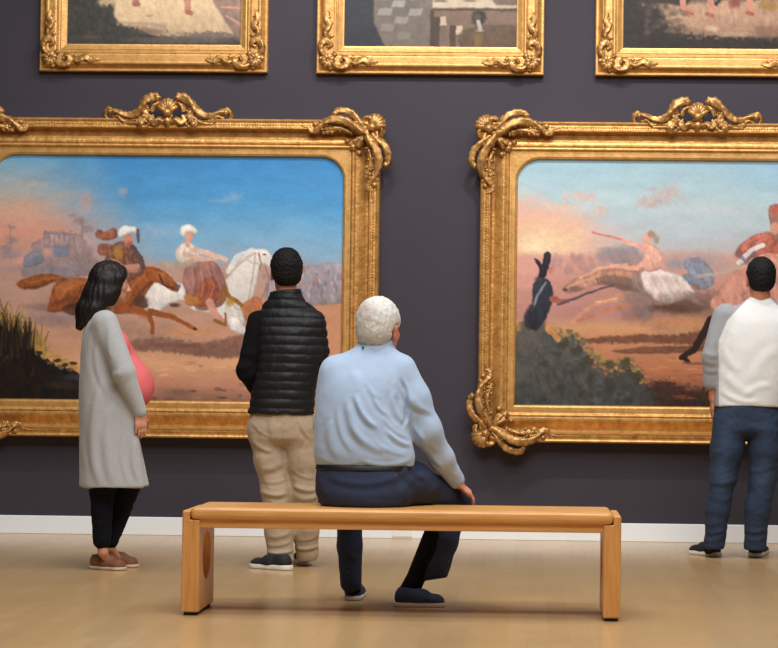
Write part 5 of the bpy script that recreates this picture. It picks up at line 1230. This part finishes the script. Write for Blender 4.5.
# --- grey-haired man seated on the bench
def seated_man():
    W = at(-4.34); A = frame(math.radians(-24), math.radians(-1), math.radians(2)); hc = W(379.3, 329.3, .06); hs = 1.07
    J = dict(neck=W(374, 350, .04), shL=W(337, 372, .03), elL=W(327, 424, .10), wrL=W(352, 466, .33), shR=W(399, 371, .05), elR=W(426, 430, .07), wrR=W(457, 482, .22),
             hpL=W(350, 477), knL=W(350, 486, .50), anL=W(351, 577, .46), ftL=G(355, 598), hpR=W(378, 478), knR=W(456, 497, .35), anR=W(412, 586, .26), ftR=G(415, 604))
    rings = [(W(365, 482), .16, .11), (W(363, 440, .0), .165, .11), (W(362, 400, .02), .17, .115), (W(366, 372, .03), .15, .08)]
    kdir = np.array([.72, .1, -.55])
    o = body(J, rings, X_, A, hc, hs, (206, 138, 116), G(380, 606), [
        dict(a=(J['wrR'], np.array([.66, .25, -.62]), np.array([-.62, .1, -.75]), np.array([.1, 1, .1])), k=dict(curls=[.42, .44, .44, .42], s=.98, curl=.5)),
        dict(a=(J['wrL'], np.array([.1, .9, -.2]), -Z_, X_), k=dict(curl=.15))], limb=1.05, neck_r=.060)
    tag(o, 'grey-haired man in a light blue shirt seated on the wooden bench', 'person', 'gallery visitors')
    relocate(o, W(366, 505))
    # hair
    f = short_hair(hc, A, hs, .012, nape=-.078, front=.06, top=.008)
    def hcq(V):
        q = ((V-hc)@A.T)/hs; C = np.tile(lin((214, 212, 206)), (len(V), 1)); n = fbm(V, 30, 1)
        m_ = np.exp(-((q[:, 0]+.015)/.045)**2-((q[:, 2]-.075)/.05)**2)*sstep(.04, -.03, q[:, 1])*np.clip(.75+n, 0, 1)
        C = C*(1-.75*m_[:, None])+lin((176, 150, 142))*.75*m_[:, None]
        g = np.clip(sstep(.0, -.05, q[:, 2])*.5+.3*n, 0, 1)[:, None]*.6; return C*(1-g)+lin((168, 164, 160))*g
    build('hair', f, M['hair_grey'], o, .005, hair_noise(.0022, (90, 90, 70)), hcq)
    # shirt
    f = Field()
    f.loft([(W(365, 466, -.0), .214, .135), (W(364, 455, -.0), .222, .150), (W(362, 430, .0), .210, .150), (W(361, 402, .01), .198, .148), (W(364, 380, .02), .192, .130), (W(367, 366, .03), .175, .105), (W(371, 355, .04), .125, .085), (W(375, 347, .045), .086, .074)], X_, .03)
    f.cone(J['shL'], J['elL'], .078, .060, .04).cone(J['elL'], J['wrL'], .058, .044, .02)
    f.chain([J['shR'], W(411, 400, .055), J['elR'], W(441, 458, .14), W(456, 480, .215)], [.080, .083, .066, .052, .040], .035)
    zb_ = W(365, 466)[2]; f.func(lambda P: np.where(P[..., 1] < -4.10, np.where(np.abs(P[..., 0]-W(365, 466)[0]) < .24, zb_-P[..., 2], -1.), -1.), .004)
    fs = [(372, 392, 388, 416, 2.2, 0.0048), (356, 398, 376, 428, 3.0, 0.0136), (348, 404, 366, 446, 4.2, 0.0086), (338, 410, 352, 452, 2.9, 0.0044), (392, 392, 404, 424, 3.0, 0.0104), (352, 428, 388, 452, 4.2, 0.0058), (384, 420, 410, 438, 1.9, 0.0036), (388, 432, 411, 446, 2.5, 0.0084), (330, 420, 338, 458, 4.8, 0.0058), (374, 440, 406, 455, 2.2, 0.0024), (402, 388, 424, 412, 3.4, 0.0084), (400, 398, 424, 440, 3.7, 0.0065), (408, 412, 440, 452, 2.2, 0.0032), (420, 432, 446, 470, 3.0, 0.0063), (412, 396, 434, 414, 3.2, 0.0043), (446, 462, 458, 478, 1.9, 0.002), (404, 425, 401, 380, 1.9, -0.0167), (358, 392, 352, 370, 5.3, 0.0036), (320, 458, 360, 462, 1.9, 0.0024), (362, 461, 410, 460, 2.5, 0.0063), (394, 380, 400, 400, 3.2, 0.0043), (366, 382, 380, 398, 2.5, 0.0024)]
    sh = build('shirt', f, M['blue_shirt'], o, .006, lambda V, N: folds2d(V, N, fs)+soft(.002, 9, (1, 1, 1), 3)(V, N), it=3)
    # collar band turned down around the neck
    f = Field(); f.cone(W(375, 352, .05), W(377, 338, .055), .088, .077, .01, X_, (1.0, .98)); f.cone(W(376, 343, .06), W(377.5, 325, .065), .064, .068, .004, op='-')
    zc = W(376, 340.5)[2]; f.func(lambda P: P[..., 2]-zc+.10*(P[..., 1]-W(376, 340)[1]-.05), .004)
    build('collar', f, M['blue_shirt'], sh, .005)
    f = Field(); f.ell(W(363, 347.5, -.032), (.0055, .005, .0055), .002); build('collar_button', f, M['button'], sh, .002)
    # trousers
    f = Field(); f.loft([(W(365, 464), .208, .135), (W(365, 474), .216, .150), (W(365, 492), .218, .165), (W(365, 500), .205, .165)], X_, .03)
    f.chain([W(385, 484, .0), W(412, 484, .10), W(436, 494, .24), W(457, 500, .35)], [.100, .094, .078, .066], .035)
    f.chain([W(456, 500, .35), W(441, 540, .335), W(432, 577, .30)], [.064, .075, .066], .02)
    f.chain([W(347, 484, .05), W(348, 488, .30), W(350, 495, .50)], [.100, .086, .064], .03); f.chain([W(350, 495, .50), W(349.5, 545, .48), W(351, 583, .46)], [.062, .058, .048], .02)
    def benchcut(P):
        return np.where(P[..., 1] < BYb+.02, np.where(P[..., 2] > .40, BTOP+.0015-P[..., 2], -1.0), -1.0)
    f.func(benchcut, .004)
    h1 = W(434, 579, .30); dn = nrm(W(434, 576, .23)-W(442, 540, .25)); 
    f.func(lambda P: np.where((P[..., 2] < .25) & (P[..., 0] > W(385, 560)[0]), (P-h1)@nrm(dn+np.array([.35, 0, 0])), -1.), .004)
    ft = [(412, 466, 424, 480, 3, .008), (404, 464, 412, 484, 4, .007), (424, 474, 400, 496, 5, .006), (330, 478, 400, 476, 4, .005), (440, 482, 430, 498, 4, .005), (432, 540, 428, 570, 4, .006), (448, 545, 440, 574, 4, .005), (345, 545, 356, 560, 3, .005), (320, 478, 328, 496, 4, .005)]
    build('trousers', f, M['navy_trouser'], o, .006, lambda V, N: np.where((V[:, 2] < .49) & (V[:, 1] < BYb+.03) & (V[:, 2] > .40), 0, folds2d(V, N, ft)+soft(.003, 10, (1, 1, 1), 1)(V, N)))
    f = Field(); f.loft([(W(364.5, 464.5), .213, .143), (W(364.5, 469.5), .216, .149)], X_, .005); zt, zz = W(365, 464.5)[2], W(365, 470)[2]
    f.func(lambda P: np.maximum(P[..., 2]-zt, zz-P[..., 2]), .003); build('belt', f, M['belt'], o, .005)
    for a, b, c, rb in ((J['anR'], W(436, 537, .315), G(404, 606), .060), (J['anL'], W(350, 572, .465), G(353, 600), .036)):
        f = Field(); f.cone(a, b, .040, rb, .02); f.cone(a, c*np.array([1, 1, 0])+[0, 0, .05], .040, .036, .02); build('sock', f, M['sock'], o, .005)
    shoe(o, G(396.5, 606.2), G(445, 606.8), M['navy_shoe'], M['sole'], h=.078, sole=.020)
    shoe(o, G(352.5, 600.5), G(357, 595.0), M['navy_shoe'], M['sole'], h=.078, sole=.020)
    return o
seated_man()

# ------------------------------------------------------------------ cover plate on the baseboard
a = U(392, 540, -.02); b = U(412, 540, -.02)
pl = box('cover_plate', a[0], b[0], -.0215, -.0158, .012, .105, M['plate'], None, .002)
tag(pl, 'blank white cover plate on the white baseboard behind the bench', 'cover plate')
